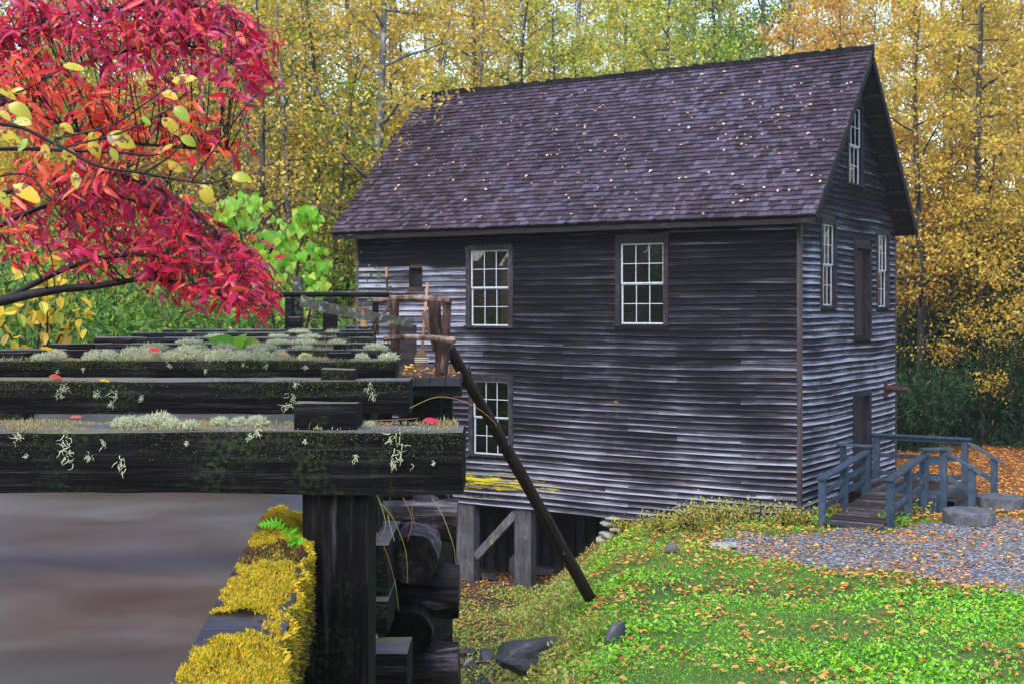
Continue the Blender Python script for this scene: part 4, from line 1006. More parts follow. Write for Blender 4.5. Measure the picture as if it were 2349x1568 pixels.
logend(1010, 1150, 9.2, 20, 1.0, 6)
def timber(x0, x1, y0, y1, Y, dep, nm='timber'):
    a, b = at(x0, y1, Y), at(x1, y0, Y); beam_mesh(a.x, b.x, Y, Y+dep, a.z, b.z, x0, 6).build(nm, M['beam'], crib)
timber(826, 890, 1247, 1372, 6.6, .8); timber(828, 889, 1376, 1457, 6.5, .8); timber(820, 934, 1497, 1600, 6.2, .34); timber(838, 866, 1136, 1245, 6.9, .3, 'upright_timber')
timber(870, 960, 1126, 1150, 8.6, 1.2)

# ------------------------------------------------------------------ gate frame behind the beams
gate = empty('gate_frame', (tx(760, 14.5), 14.5, g1(tx(760, 14.5), 14.5)), 'blackened timber gate frame with top beam behind the flume beams', 'gate frame')
def gbox(nm, x0, x1, y0, y1, Y, dep, mat='beam', parent=gate):
    a, b = at(x0, y1, Y), at(x1, y0, Y); return beam_mesh(a.x, b.x, Y, Y+dep, a.z, b.z, x0, 8).build(nm, M[mat], parent)
gbox('top_beam', 631, 890, 669, 682, 14.5, .14)
for x0, x1, y0, y1, Y in ((653, 669, 683, 765, 14.5), (740, 771, 683, 768, 14.5), (854, 866, 690, 768, 14.4)): gbox('post', x0, x1, y0, y1, Y, .13)
o = gbox('tall_post', 671, 692, 635, 765, 14.7, .14, 'lichbar')
gbox('block', 660, 690, 727, 750, 14.3, .1)
lever = empty('sluice_lever', at(690, 690, 13.5), 'lichen-crusted plank lever sloping down to the rustic railing', 'lever')
mb = MB(); a, b = at(688, 690, 13.8), at(947, 741, 12.8); pts = catmull([a, a.lerp(b, .35)+Vector((0, 0, -.02)), a.lerp(b, .7)+Vector((0, 0, -.015)), b], 6)
for i in range(len(pts)-1):
    h0, h1 = lerp(.125, .072, i/(len(pts)-1)), lerp(.125, .072, (i+1)/(len(pts)-1)); p, q = pts[i], pts[i+1]
    up = Vector((.2, 0, 1)).normalized()
    mb.hexa([p-up*h0/2, q-up*h1/2, q-up*h1/2+Vector((0, .07, 0)), p-up*h0/2+Vector((0, .07, 0)), p+up*h0/2, q+up*h1/2, q+up*h1/2+Vector((0, .07, 0)), p+up*h0/2+Vector((0, .07, 0))])
mb.build('lever_plank', M['lichbar'], lever)
rb = empty('race_footbridge', at(780, 750, 22), 'low footbridge with fresh orange posts and red-brown rail behind the gate frame', 'footbridge')
gbox('post', 701, 714, 713, 752, 22, .12, 'newwood', rb); gbox('post', 827, 839, 711, 752, 22, .12, 'newwood', rb); gbox('rail', 745, 846, 705, 716, 21.8, .06, 'redrail', rb)
gbox('deck', 690, 900, 747, 752, 22, 1.2, 'postgray', rb); gbox('bench_plank', 715, 775, 732, 738, 23.5, .3, 'postgray', rb)
gbox('support', 700, 716, 752, 800, 22.3, .15, 'postgray', rb); gbox('support', 825, 841, 752, 800, 22.3, .15, 'postgray', rb)

# ------------------------------------------------------------------ platform with rustic railing
plat = empty('platform', (-1.3, 18.5, g1(-1.3, 18.5)), 'wet plank platform on dark beams beside the end of the flume', 'platform')
DZ = at(0, 865, 17).z; PXL, PXR = tx(850, 17), tx(1055, 17)
nb = 6
for i in range(nb):
    a, b = lerp(PXL, PXR, i/nb), lerp(PXL, PXR, (i+1)/nb); mb = MB(); mb.box(a+.004, b-.004, 17+random.uniform(-.02, .02), 21.2, DZ-.11, DZ+random.uniform(-.006, .004)); mb.build('deck_plank', M['deckb'], plat)
for y in (17.06, 19, 20.9):
    mb = MB(); mb.box(PXL-.2, PXR+.02, y, y+.18, DZ-.25, DZ-.115); mb.build('joist', M['beam'], plat)
for x in (PXL+.05, PXR-.45):
    for y in (17.4, 20.7): mb = MB(); mb.box(x, x+.18, y, y+.18, g1(x, y)-.2, DZ-.252); mb.build('support_post', M['beam'], plat)
mb = MB(); mb.box(tx(935, 18), tx(1000, 18), 18, 18.25, DZ-.75, DZ-.252); mb.build('bracket', M['beam'], plat)
mb = MB(); mb.box(tx(905, 21), tx(955, 21), 21.0, 21.06, DZ-.02, at(0, 745, 21).z); mb.build('back_board', M['dark'], plat)
rail = empty('rustic_railing', at(960, 862, 17.4), 'rustic railing of peeled crooked logs on the platform', 'railing')
def rlog(pp, rr, nm, sd, mat='rustic'):
    pts = catmull(pp, 5); n = len(pts); rad = [lerp(rr[0], rr[1], k/(n-1)) for k in range(n)]
    mb = MB(); mb.tube(pts, rad, 18, True, .22, sd, .14); return mb.build(nm, M[mat], rail, smooth=False)
rlog([at(905, 862, 17.5), at(906, 780, 17.5), at(904, 688, 17.5)], (.066, .058), 'post', 1)
rlog([at(1012, 862, 17.35), at(1010, 800, 17.35), at(998, 740, 17.4), at(996, 690, 17.4)], (.075, .085), 'post', 2)
rlog([at(1017, 855, 17.3), at(1022, 790, 17.3), at(1025, 720, 17.35), at(1026, 686, 17.35)], (.06, .055), 'post', 3)
rlog([at(1003, 800, 17.45), at(990, 760, 17.5), at(974, 716, 17.55)], (.06, .045), 'fork', 4)
rlog([at(857, 690, 17.6), at(910, 684, 17.5), at(970, 684, 17.5), at(1034, 690, 17.3)], (.036, .042), 'top_rail', 5)
rlog([at(880, 778, 17.2), at(935, 773, 17.2), at(985, 775, 17.15), at(1045, 780, 17.1)], (.034, .042), 'middle_rail', 6)
mb = MB()
foot = hit(1366, 1378); top = at(1030, 795, 17.9); pts = [top.lerp(foot+Vector((0, 0, -.1)), k/18)+Vector((.02*mn.noise((k*.4, 1, 1)), 0, .02*mn.noise((k*.5, 3, 2)))) for k in range(19)]
mb.tube(pts, [lerp(.072, .10, k/18) for k in range(19)], 22, True, .16, 9, .12)
tag(mb.build('leaning_log', M['brace'], None, origin=foot), 'long dark log propped from the lawn up to the platform', 'log')
# broom
h0, h1 = at(981, 649, 20.4), at(968, 803, 20.2); bro = empty('broom', at(967, 838, 20.1), 'straw broom with long wooden handle standing on the platform', 'broom')
mb = MB(); mb.tube([h1, h0], .021, 10); mb.build('handle', M['handle'], bro, smooth=True)
mb = MB(); pr = [(802, 4, 3), (808, 9, 6), (816, 14, 7), (826, 15, 7), (838, 16, 6)]; pts = [at(967-(y-802)*.02, y, 20.2) for y, _, _ in pr]
n = 18; b0 = 0
for p, (y, rx_, ry_) in zip(pts, pr):
    for k in range(n): t = 2*math.pi*k/n; q = 1+.12*random.uniform(-1, 1); mb.v.append((p.x+rx_*q/FPX*20.2*math.cos(t), p.y+ry_*q/FPX*20.2*math.sin(t), p.z+random.uniform(-.01, .01)))
for i in range(len(pr)-1):
    for k in range(n): mb.f.append((i*n+k, (i+1)*n+k, (i+1)*n+(k+1) % n, i*n+(k+1) % n))
mb.f += [tuple(range(n)), tuple((len(pr)-1)*n+k for k in reversed(range(n)))]
mb.build('bristles', M['straw'], bro)
for y in (821, 825, 829):
    p = at(967, y, 20.2); mb = MB(); rx_ = 15.6/FPX*20.2; mb.tube([(p.x+rx_*math.cos(t*.35), p.y+rx_*.52*math.sin(t*.35), p.z) for t in range(19)], .006, 5); mb.build('stitching', M['string'], bro)
# chains
lk = MB(); lk.tube([(.022*math.cos(t)*1.5, .022*math.sin(t)*.8, 0) for t in [i*2*math.pi/12 for i in range(13)]], .006, 6, False); LINK = lk.mesh('link', smooth=True); LINK.materials.append(M['rust'])
def chain(pts, label, nm='chain'):
    pp = catmull(pts, 30); c = empty(nm, pp[0], label, 'chain'); acc = .05; k = 0
    for a, b in zip(pp, pp[1:]):
        acc += (b-a).length
        if acc >= .05:
            acc = 0; d = (b-a).to_track_quat('X', 'Z').to_euler(); o = share(LINK, 'link', None, c, a); d.rotate_axis('X', 1.57*(k % 2)); o.rotation_euler = d; k += 1
chain([at(893, 681, 17.3), at(889, 708, 16.8), at(876, 724, 15.5), at(862, 729, 13.0)], 'rusty chain sagging from the rustic top rail to the lever')
chain([at(862, 729, 12.9), at(861, 748, 12.9), at(860, 766, 12.9)], 'short rusty chain hanging straight down below the lever')
chain([at(909, 858, 17.08), at(940, 861, 17.05), at(990, 859, 17.05)], 'rusty chain lying along the front edge of the platform deck')
chain([at(895, 700, 17.25), at(893, 750, 17.25), at(891, 800, 17.3), at(895, 845, 17.3)], 'thin chain hanging beside the left post of the rustic railing')
# ------------------------------------------------------------------ near red tree
LT = 13
def leaf_mesh(nm, L, Wd, curl, fold, wav, rnd, tip=1.0):
    V = []; F = []; n = 6
    for i in range(n+1):
        t = i/n; w_ = Wd*math.sin(math.pi*min(1, t**.85*.97+.02))**.8*(1 if t < 1 else 0)
        x = L*t*(1-.12*abs(curl)*t); z = -curl*L*t*t*.5
        V += [(x, w_/2, z+fold*w_+wav*L*math.sin(t*9)), (x, 0, z), (x, -w_/2, z+fold*w_-wav*L*math.sin(t*8+1))]
    for i in range(n):
        F += [(3*i, 3*i+3, 3*i+4, 3*i+1), (3*i+1, 3*i+4, 3*i+5, 3*i+2)]
    me = npmesh(nm, V, F, [rnd]*len(F), True); return me
NEAR = [leaf_mesh('leaf', 1, .19+.05*(k % 3), .10+.28*(k % 4), .12+.10*(k % 3), .012*(k % 2), k/11.) for k in range(12)]
def euler_of(T, N):
    T = Vector(T).normalized(); N = Vector(N); B = N.cross(T)
    if B.length < 1e-4: B = Vector((0, 1, 0)).cross(T)
    B.normalize(); N = T.cross(B)
    from mathutils import Matrix
    return Matrix((T, B, N)).transposed().to_euler()
red = empty('red_tree', (tx(-420, 7.8), 7.8, g1(tx(-420, 7.8), 7.8)), 'crimson-leaved tree reaching in from the left edge over the flume', 'tree')
LIMBS = [[(-420, 700, 7.8), (-150, 728, 7.4), (0, 692, 7.1), (110, 668, 7.0), (230, 655, 6.9), (330, 640, 6.8), (420, 652, 6.7), (520, 690, 6.6)],
         [(-420, 640, 7.8), (-100, 560, 7.6), (60, 490, 7.4), (200, 445, 7.2), (330, 470, 7.0), (450, 555, 6.9), (560, 640, 6.8)],
         [(-420, 420, 7.8), (-100, 300, 7.6), (80, 190, 7.4), (230, 135, 7.3), (380, 98, 7.2), (500, 130, 7.1), (590, 185, 7.0)],
         [(-420, 250, 7.9), (-60, 120, 7.9), (100, 62, 7.8), (260, 20, 7.7), (420, 5, 7.6), (550, 50, 7.5)],
         [(-420, 560, 7.9), (-100, 480, 8.0), (100, 415, 7.9), (250, 395, 7.8), (380, 440, 7.6), (490, 525, 7.5), (590, 605, 7.4)],
         [(0, 692, 7.1), (180, 605, 7.1), (350, 585, 7.0), (480, 632, 6.9), (610, 705, 6.8)],
         [(-420, 330, 7.9), (-80, 220, 7.2), (60, 250, 6.9), (180, 300, 6.8), (320, 330, 6.7), (440, 340, 6.7), (520, 352, 6.7)]]
mb = MB(); pts = catmull([WO[red]+Vector((0, 0, -.2)), at(-415, 700, 7.8), at(-430, 300, 7.8), at(-400, -200, 7.9)], 8); mb.tube(pts, [lerp(.13, .06, k/(len(pts)-1)) for k in range(len(pts))], 12, rough=.15); mb.build('trunk', M['bark'], red, smooth=True)
LPTS = []
for k, L in enumerate(LIMBS):
    pts = catmull([at(*p) for p in L], 7); r0 = .040 if k == 0 else .018
    mb = MB(); mb.tube(pts, [lerp(r0, .005, (i/(len(pts)-1))**.8) for i in range(len(pts))], 8, rough=.35, seed=k); mb.build('limb', M['twig'], red, smooth=True); LPTS += pts
ELL = [(60, 10, 120, 40, 12, 'l_crimson'), (230, 5, 120, 35, 12, 'l_crimson'), (420, 10, 110, 35, 10, 'l_crimson'), (20, 90, 50, 60, 7, 'l_crimson'), (110, 50, 150, 70, 20, 'l_crimson'), (330, 60, 160, 75, 24, 'l_crimson'), (480, 90, 100, 65, 15, 'l_crimson'), (580, 130, 55, 80, 12, 'l_crimson'), (600, 190, 25, 50, 5, 'l_crimson'), (390, 165, 110, 55, 13, 'l_crimson'), (210, 150, 120, 60, 10, 'l_crimson'), (560, 215, 35, 25, 2, 'l_crimson'),
       (70, 170, 95, 60, 13, 'l_scarlet'), (160, 235, 120, 50, 13, 'l_scarlet'), (50, 300, 80, 55, 9, 'l_scarlet'), (270, 260, 70, 50, 6, 'l_scarlet'), (400, 250, 60, 40, 4, 'l_scarlet'), (440, 335, 70, 45, 7, 'l_scarlet'), (520, 355, 30, 30, 2, 'l_scarlet'), (240, 330, 90, 40, 7, 'l_scarlet'),
       (120, 410, 120, 38, 12, 'l_scarlet'), (330, 500, 130, 60, 22, 'l_crimson'), (440, 585, 110, 65, 24, 'l_crimson'), (550, 640, 65, 55, 14, 'l_crimson'), (250, 560, 130, 48, 16, 'l_crimson'), (450, 680, 85, 38, 10, 'l_crimson'), (600, 700, 48, 40, 11, 'l_crimson'), (555, 590, 50, 40, 6, 'l_crimson'), (90, 545, 100, 45, 11, 'l_crimson'), (200, 465, 110, 45, 13, 'l_crimson'), (30, 470, 60, 50, 7, 'l_scarlet'), (330, 620, 90, 35, 6, 'l_crimson')]
LV = []                                            # leaf list (pos, T, N, L, material)
tw = MB()
for (cx_, cy_, rx_, ry_, n_, mt) in ELL:
    for _ in range(int(n_*1.85)):
        a = random.uniform(0, 6.28); q = math.sqrt(random.random()); c = at(cx_+rx_*q*math.cos(a), cy_+ry_*q*math.sin(a), random.uniform(6.2, 8.8))
        near = min(LPTS, key=lambda p: (p-c).length+.25*max(0, p.x-c.x))
        m1 = near.lerp(c, .5)+Vector((random.uniform(-.06, .06), random.uniform(-.06, .06), random.uniform(.0, .10)))
        tp = catmull([near, m1, c], 4); tw.tube(tp, [lerp(.0042, .0014, k/(len(tp)-1)) for k in range(len(tp))], 4, False)
        d = (c-m1).normalized()
        for k in range(random.randint(8, 13)):
            f = .25+.75*random.random(); p = tp[min(len(tp)-1, int(f*(len(tp)-1)+.5))]+Vector((random.gauss(0, .03), random.gauss(0, .03), random.gauss(0, .025)))
            az = random.uniform(0, 6.28)
            T = d*.6+Vector((math.cos(az), math.sin(az), 0))*.9+Vector((0, 0, -random.uniform(-.1, .95 if c.z > 5.3 else .6)))
            N = Vector((random.gauss(0, .5), random.gauss(-.45, .5), random.gauss(.8, .5)))
            LV.append((p, T.normalized(), N, random.choice((.04, .055, .07, .085, .10, .12))*random.uniform(.85, 1.15), mt if random.random() < .88 else ('l_scarlet' if mt == 'l_crimson' else 'l_crimson')))
tw.build('twigs', M['twig'], red)['kind'] = 'stuff'
LV.sort(key=lambda q: -q[3]/q[0].y)
inview = [q for q in LV if CX0+FPX*q[0].x/q[0].y > 5 and HY-FPX*(q[0].z-EYE)/q[0].y > 5]
first = set(id(q) for q in inview[:300])
for q in LV:
    if id(q) in first:
        share(random.choice(NEAR), 'leaf', M[q[4]], red, q[0], euler_of(q[1], q[2]), (q[3], q[3], q[3]))
tn = np.array([tuple(v.co) for v in NEAR[0].vertices]); 
def joined(lv, nm, mat, parent):
    Vs = []; Fs = []; Rs = []; b = 0
    for (p, T, N, L, _) in lv:
        me = random.choice(NEAR); co = np.empty(len(me.vertices)*3); me.vertices.foreach_get('co', co); co = co.reshape(-1, 3)*L
        T = np.array(T); B = np.cross(np.array(N), T); B /= max(1e-6, np.linalg.norm(B)); N2 = np.cross(T, B)
        Vs.append(np.array(p)+co[:, :1]*T+co[:, 1:2]*B+co[:, 2:]*N2)
        f = np.array([tuple(pl.vertices) for pl in me.polygons])+b; Fs.append(f); Rs += [random.random()]*len(f); b += len(co)
    o = npobj(nm, np.concatenate(Vs), np.concatenate(Fs), mat, parent, Rs, True); o['kind'] = 'stuff'; return o
for mt in ('l_crimson', 'l_scarlet'):
    joined([q for q in LV if id(q) not in first and q[4] == mt], 'leaf_mass', M[mt], red)

# ------------------------------------------------------------------ branch with large yellow spotted leaves
hz_ = empty('yellow_leaved_branch', at(-200, 380, 5.2), 'thin dark branches with large spotted yellow leaves crossing the red leaves', 'branch')
HB = [[(-200, 330, 5.2), (0, 284, 5.0), (125, 330, 4.9), (224, 380, 4.8), (330, 398, 4.8), (460, 420, 4.8), (530, 410, 4.8)],
      [(-200, 360, 5.2), (0, 342, 5.1), (138, 345, 5.0), (270, 350, 5.0), (362, 354, 5.0), (410, 300, 5.0)],
      [(125, 318, 4.9), (250, 290, 4.9), (330, 240, 4.8), (395, 190, 4.8)], [(-200, 250, 5.2), (0, 222, 5.0), (80, 195, 4.9), (140, 160, 4.9)],
      [(150, 338, 4.9), (290, 300, 4.9), (400, 245, 4.9)], [(440, 416, 4.8), (500, 330, 4.8), (550, 262, 4.8), (590, 215, 4.8)], [(330, 398, 4.8), (400, 350, 4.8), (440, 290, 4.8)], [(-60, 420, 5.1), (60, 400, 5.0), (120, 470, 4.9), (190, 540, 4.9)]]
for k, L in enumerate(HB):
    pts = catmull([at(*p) for p in L], 6); mb = MB(); r0 = .009 if k < 2 else .0042
    mb.tube(pts, [lerp(r0, .0025, i/(len(pts)-1)) for i in range(len(pts))], 6, rough=.3, seed=k); mb.build('branch', M['twig'], hz_, smooth=True)
OVL = [leaf_mesh('leaf', 1, .50+.06*(k % 3), .2+.3*(k % 3), .05+.07*(k % 2), .015, k/7) for k in range(8)]
HL = [(395, 186, -8, 70, 'y'), (372, 213, 15, 50, 'y'), (400, 245, 42, 60, 'g'), (372, 272, 38, 66, 'y'), (245, 312, 12, 82, 'y'), (415, 315, 22, 48, 'g'), (362, 352, -30, 52, 'y'), (385, 372, 35, 48, 'y'), (300, 392, 45, 34, 'y'), (205, 325, 50, 52, 'y'), (150, 340, 60, 58, 'y'), (138, 285, 20, 44, 'y'), (62, 318, 120, 44, 'g'),
      (0, 300, 35, 70, 'y'), (20, 240, 20, 72, 'g'), (30, 275, 10, 56, 'y'), (0, 255, 40, 40, 'g'), (30, 425, 30, 90, 'y'), (532, 408, -6, 55, 'g'), (466, 424, 65, 62, 'y'), (325, 268, 40, 34, 'g'), (145, 150, 8, 60, 'g'), (210, 300, 80, 45, 'y'), (100, 330, 70, 50, 'y'), (60, 215, 200, 45, 'y'), (0, 205, 30, 50, 'y'), (255, 340, 60, 40, 'g'), (170, 395, 75, 50, 'y'), (0, 440, 60, 50, 'y')]
for (px, py, ang, ln, c) in HL:
    Y = random.uniform(4.75, 5.0); L = ln/FPX*Y*.86; T = Vector((math.cos(R(ang)), random.uniform(-.35, .1), -math.sin(R(ang))))
    share(random.choice(OVL), 'leaf', M['l_hazel' if c == 'y' else 'l_hazelg'], hz_, at(px, py, Y), euler_of(T, Vector((random.uniform(-.3, .3), -.9, random.uniform(.3, .9)))), (L, L, L))

# ------------------------------------------------------------------ shrubs and plants
def shrub(name, label, base, h, rad, nleaf, ls, mat, tpl=T_HEX, wr=.6, group=None, cat='shrub', nst=9, droop=.4, ry=1.0, bark='twig', dens=.22, lift=.25):
    base = Vector(base); t = empty(name, base, label, cat, group); mb = MB(); cl = []
    for k in range(nst):
        a = random.uniform(0, 6.28); q = math.sqrt(random.random())*rad; tip = base+Vector((q*math.cos(a), q*ry*math.sin(a), h*random.uniform(.45, 1.0)))
        b0 = base+Vector((q*.25*math.cos(a), q*.25*ry*math.sin(a), -.05)); mid = b0.lerp(tip, .5)+Vector((random.uniform(-.1, .1)*rad, random.uniform(-.1, .1)*rad, .05*h))
        pts = catmull([b0, mid, tip], 4); mb.tube(pts, [lerp(.012+.004*h, .004, i/(len(pts)-1)) for i in range(len(pts))], 4, False)
        cl += pts[int(len(pts)*lift):]
        for e in range(3):
            p = random.choice(pts[3:]); q2 = p+Vector((random.uniform(-1, 1)*rad*.35, random.uniform(-1, 1)*rad*.35, random.uniform(0, .2)*h)); mb.tube([p, q2], [.005, .003], 3, False); cl += [q2, p.lerp(q2, .6)]
    mb.build('stems', M[bark], t, origin=base)
    C = np.array([tuple(p) for p in cl]); ci = rng.integers(len(C), size=nleaf); tone = rng.random(len(C))
    P = C[ci]+rng.normal(size=(nleaf, 3))*dens*rad*np.array([1, 1, .7]); P[:, 2] = np.maximum(P[:, 2], base.z+.02)
    T = rng.normal(size=(nleaf, 3)); T[:, 2] -= droop; N = rng.normal(size=(nleaf, 3))*.7; N[:, 2] += 1; N[:, 1] -= .3
    L = ls*rng.uniform(.6, 1.25, nleaf); V, F, k = leaves(P, T, N, L, L*wr, tpl)
    o = npobj('leaves', V, F, M[mat], t, np.repeat(np.clip(.5*tone[ci]+.5*rng.random(nleaf), 0, 1), k)); o['kind'] = 'stuff'
    return t
# lime-leaved vine beside the flume
lime = empty('lime_leaved_vine', at(640, 760, 17), 'bright lime-green vine with broad leaves behind the tip of the red branches', 'vine')
stm = []
for L in ([(650, 900, 17.2), (620, 700, 17.2), (560, 560, 17.2), (520, 450, 17)], [(660, 900, 17), (680, 640, 17), (700, 530, 17), (735, 480, 16.8)], [(640, 900, 17.4), (560, 700, 17.4), (500, 620, 17.3)], [(670, 900, 17), (720, 680, 17), (750, 630, 17)], [(600, 620, 17.2), (640, 520, 17), (600, 460, 17)]):
    pts = catmull([at(*p) for p in L], 6); mb = MB(); mb.tube(pts, [lerp(.022, .006, i/(len(pts)-1)) for i in range(len(pts))], 6); mb.build('stem', M['twig'], lime, smooth=True); stm += pts[6:]
HEART = []
for k in range(5):
    V = [(0, 0, 0), (-.12, .22, .02), (.05, .43, .05), (.35, .45, .06), (.65, .28, .0), (1, 0, -.16), (.65, -.28, .0), (.35, -.45, .06), (.05, -.43, .05), (-.12, -.22, .02), (.4, 0, -.03)]
    V = [(x, y*(.9+.05*k), z*(1+.3*k)) for x, y, z in V]; F = [(10, 0, 1, 2), (10, 2, 3, 4), (10, 4, 5, 5), (10, 8, 9, 0), (10, 6, 7, 8)]
    me = bpy.data.meshes.new('leaf'); me.from_pydata(V, [], [tuple(dict.fromkeys(f)) for f in F]+[(10, 5, 6)]); a = me.attributes.new('rnd', 'FLOAT', 'FACE'); a.data.foreach_set('value', [k/5+.1]*len(me.polygons)); me.polygons.foreach_set('use_smooth', [True]*len(me.polygons)); HEART.append(me)
def lime_leaf(p, s):
    T = Vector((random.uniform(-.6, .6), random.uniform(-.5, .2), -random.uniform(.3, 1.0))); N = Vector((random.uniform(-.4, .4), -.8, random.uniform(.2, .9)))
    share(random.choice(HEART), 'leaf', M['l_lime'], lime, p, euler_of(T, N), (s, s, s))
LE = [(560, 480, 60, 40, 40), (640, 560, 55, 60, 50), (705, 500, 28, 35, 30), (520, 560, 30, 40, 14), (720, 600, 40, 50, 34), (735, 660, 28, 20, 14), (590, 620, 60, 40, 22), (680, 680, 50, 25, 12)]
for (cx_, cy_, rx_, ry_, n_) in LE:
    for _ in range(int(n_*1.35)):
        a = random.uniform(0, 6.28); q = math.sqrt(random.random()); lime_leaf(at(cx_+rx_*q*math.cos(a), cy_+ry_*q*math.sin(a), random.uniform(16.5, 17.5)), random.uniform(.07, .14))
UG = 'undergrowth shrubs behind the flume'
for i_, (px, Y, h, r_, mt, n_) in enumerate(sorted(((40, 15, 3.2, 1.6, 'l_green', 3000), (180, 17, 3.0, 1.7, 'l_green', 2600), (300, 15.5, 2.6, 1.5, 'l_green', 2400), (420, 18, 2.9, 1.6, 'l_green', 2400), (540, 20, 2.8, 1.6, 'l_green', 2200), (120, 21, 4.0, 2.0, 'l_green', 3200), (360, 22, 4.0, 2.0, 'l_yg', 2600), (575, 24, 3.2, 1.7, 'l_green', 2600), (650, 30, 2.6, 1.3, 'l_yg', 1800)))):
    x = tx(px, Y); shrub('undergrowth_shrub', nth(i_, 9, 'leafy undergrowth shrubs behind the flume'), (x, Y, max(g1(x, Y), EYE-2.6)), h, r_, n_, .11, mt, group=UG, nst=12)
x = tx(60, 12); shrub('yellow_leaved_shrub', 'shrub with drooping golden leaves at the left end of the lichen-topped beam', at(70, 860, 12), 1.15, .5, 150, .13, 'l_gold', group=None, nst=6, droop=1.2)
# rhododendrons right of the mill
for k, (px, Y, h, r_) in enumerate(((2085, 41, 2.6, 1.5), (2180, 43, 3.4, 2.0), (2290, 42, 3.6, 2.2), (2400, 43, 3.8, 2.2), (2120, 44, 5.2, 2.0), (2235, 44.5, 7.4, 2.4), (2350, 44, 6.0, 2.5))):
    x = tx(px, Y); lab = nth(k, 4, 'dark evergreen bushes edging the leaf litter') if k < 4 else nth(k-4, 3, 'taller dark evergreen bushes behind the front row')
    shrub('evergreen_bush', lab, (x, Y, g1(x, Y)), h, r_, 5200 if k < 4 else 8500, .19, 'l_rhodo', T_HEX, .32, 'front evergreen bushes' if k < 4 else 'rear evergreen bushes', nst=26, droop=.2, dens=.2, lift=.05)
# yellowing shrubs along the foot of the front wall
for k, (px, py, h) in enumerate(sorted(((1440, 1222, .35), (1500, 1216, .38), (1565, 1210, .5), (1625, 1206, .62), (1680, 1206, .58), (1735, 1204, .5), (1790, 1206, .5), (1590, 1214, .5), (1655, 1210, .5), (1840, 1204, .4)))):
    p = hit(px, py); shrub('foundation_shrub', nth(k, 10, 'low yellowing shrubs along the front wall'), p, h, .36, 330, .072, 'l_shrub', T_DIA, .55, 'shrubs along the foot of the front wall', nst=10, dens=.25)
for (px, py, h, lab) in ((2052, 1203, .25, 'clump of bright green leaves at the foot of the right ramp post'), (2105, 1183, .28, 'low yellow-green plant under the right ramp railing'), (1900, 1185, .35, 'weedy plant behind the left ramp post')):
    p = hit(px, py); shrub('ramp_plant', lab, p, h, .3, 160, .09, 'l_lime' if 'bright' in lab else 'l_shrub', T_HEX, .5, None, 'plant', 8)

# ------------------------------------------------------------------ ground cover, weeds, fallen leaves
def scatter(n, x0, x1, y0, y1): return rng.uniform(x0, x1, n), rng.uniform(y0, y1, n)
def inmill(x, y, m=.0):
    rx_ = x-CC.x; ry_ = y-CC.y; s = rx_*CA.x+ry_*CA.y; u = rx_*CB.x+ry_*CB.y
    return (s < .05+m) & (u > -.05-m) & (s > -ML-1) & (u < MD+.3)
def onramp(x, y):
    rx_ = x-CC.x; ry_ = y-CC.y; s = rx_*CA.x+ry_*CA.y; u = rx_*CB.x+ry_*CB.y
    return ((s > .7) & (s < 2.05) & (u > -.9) & (u < 2.6)) | ((s > 0) & (s < 2.95) & (u > 2.4) & (u < 5.3))
def frustum(x, y, m=1.0): return np.abs(x-.0) < (y*.42+m+2)
def patch(x, y, f=1.0, o=0): return np.sin(x*1.9*f+1.3*np.sin(y*1.1*f+o))+np.sin(y*2.3*f+1.7*np.sin(x*.8*f+o*2))
def scat(n, x0, x1, y0, y1, keep):
    x, y = scatter(n, x0, x1, y0, y1); k = keep(x, y) & frustum(x, y); return x[k], y[k]
def bankd(x, y): return x-(1.2+.135*(y-15))        # >0 on the lawn
# lawn herbs
x, y = scat(170000, -1.2, 11.5, 14.2, 28.2, lambda x, y: (bankd(x, y) > np.where(y > 20, -1.9, -1.3)+.7*rng.random(len(x))) & (pathd(x, y) < .05) & ~inmill(x, y) & ~onramp(x, y))
dn = patch(x, y)+.6*patch(x, y, 2.7, 1); keep = rng.random(len(x)) < np.clip(.62+.28*dn-.9*(sm((pathd(x, y)+1.6)/1.6))-1.0*np.exp(-((y-20.9+.25*np.sin(x*1.7))/.5)**2)*(x < 5.5), .10, 1); x, y = x[keep], y[keep]; n = len(x)
P = np.stack([x, y, gz(x, y)+rng.random(n)**1.5*.085], -1); T = rdir(n); T[:, 2] = np.abs(T[:, 2])*.6+.1; N = rng.normal(size=(n, 3))*.45; N[:, 2] += 1
hs = .7+.35*np.clip(patch(x, y, .7, 2), -1, 1)
L = rng.uniform(.036, .088, n)*hs; V, F, k = leaves(P, T, N, L, L*.66, T_HEX)
tag(npobj('lawn_herbs', V, F, M['l_clover'], None, np.repeat(np.clip(rng.random(n)*.7+.15*patch(x, y, 1.3)+.15, 0, 1), k)), 'bright green low herbs carpeting the lawn', 'ground cover', kind='stuff')
# grass blades
x, y = scat(60000, -1.2, 11.5, 14.2, 28.5, lambda x, y: (bankd(x, y) > -1.7) & (pathd(x, y) < .25) & ~inmill(x, y) & ~onramp(x, y)); n = len(x)
P = np.stack([x, y, gz(x, y)-.005], -1); T = rng.normal(size=(n, 3))*.4; T[:, 2] = 1; N = rdir(n); L = rng.uniform(.03, .10, n)
V, F, k = leaves(P, T, N, L, .008, T_DIA); tag(npobj('grass', V, F, M['l_grass'], None, np.repeat(rng.random(n), k)), 'short grass growing between the lawn herbs', 'grass', kind='stuff')
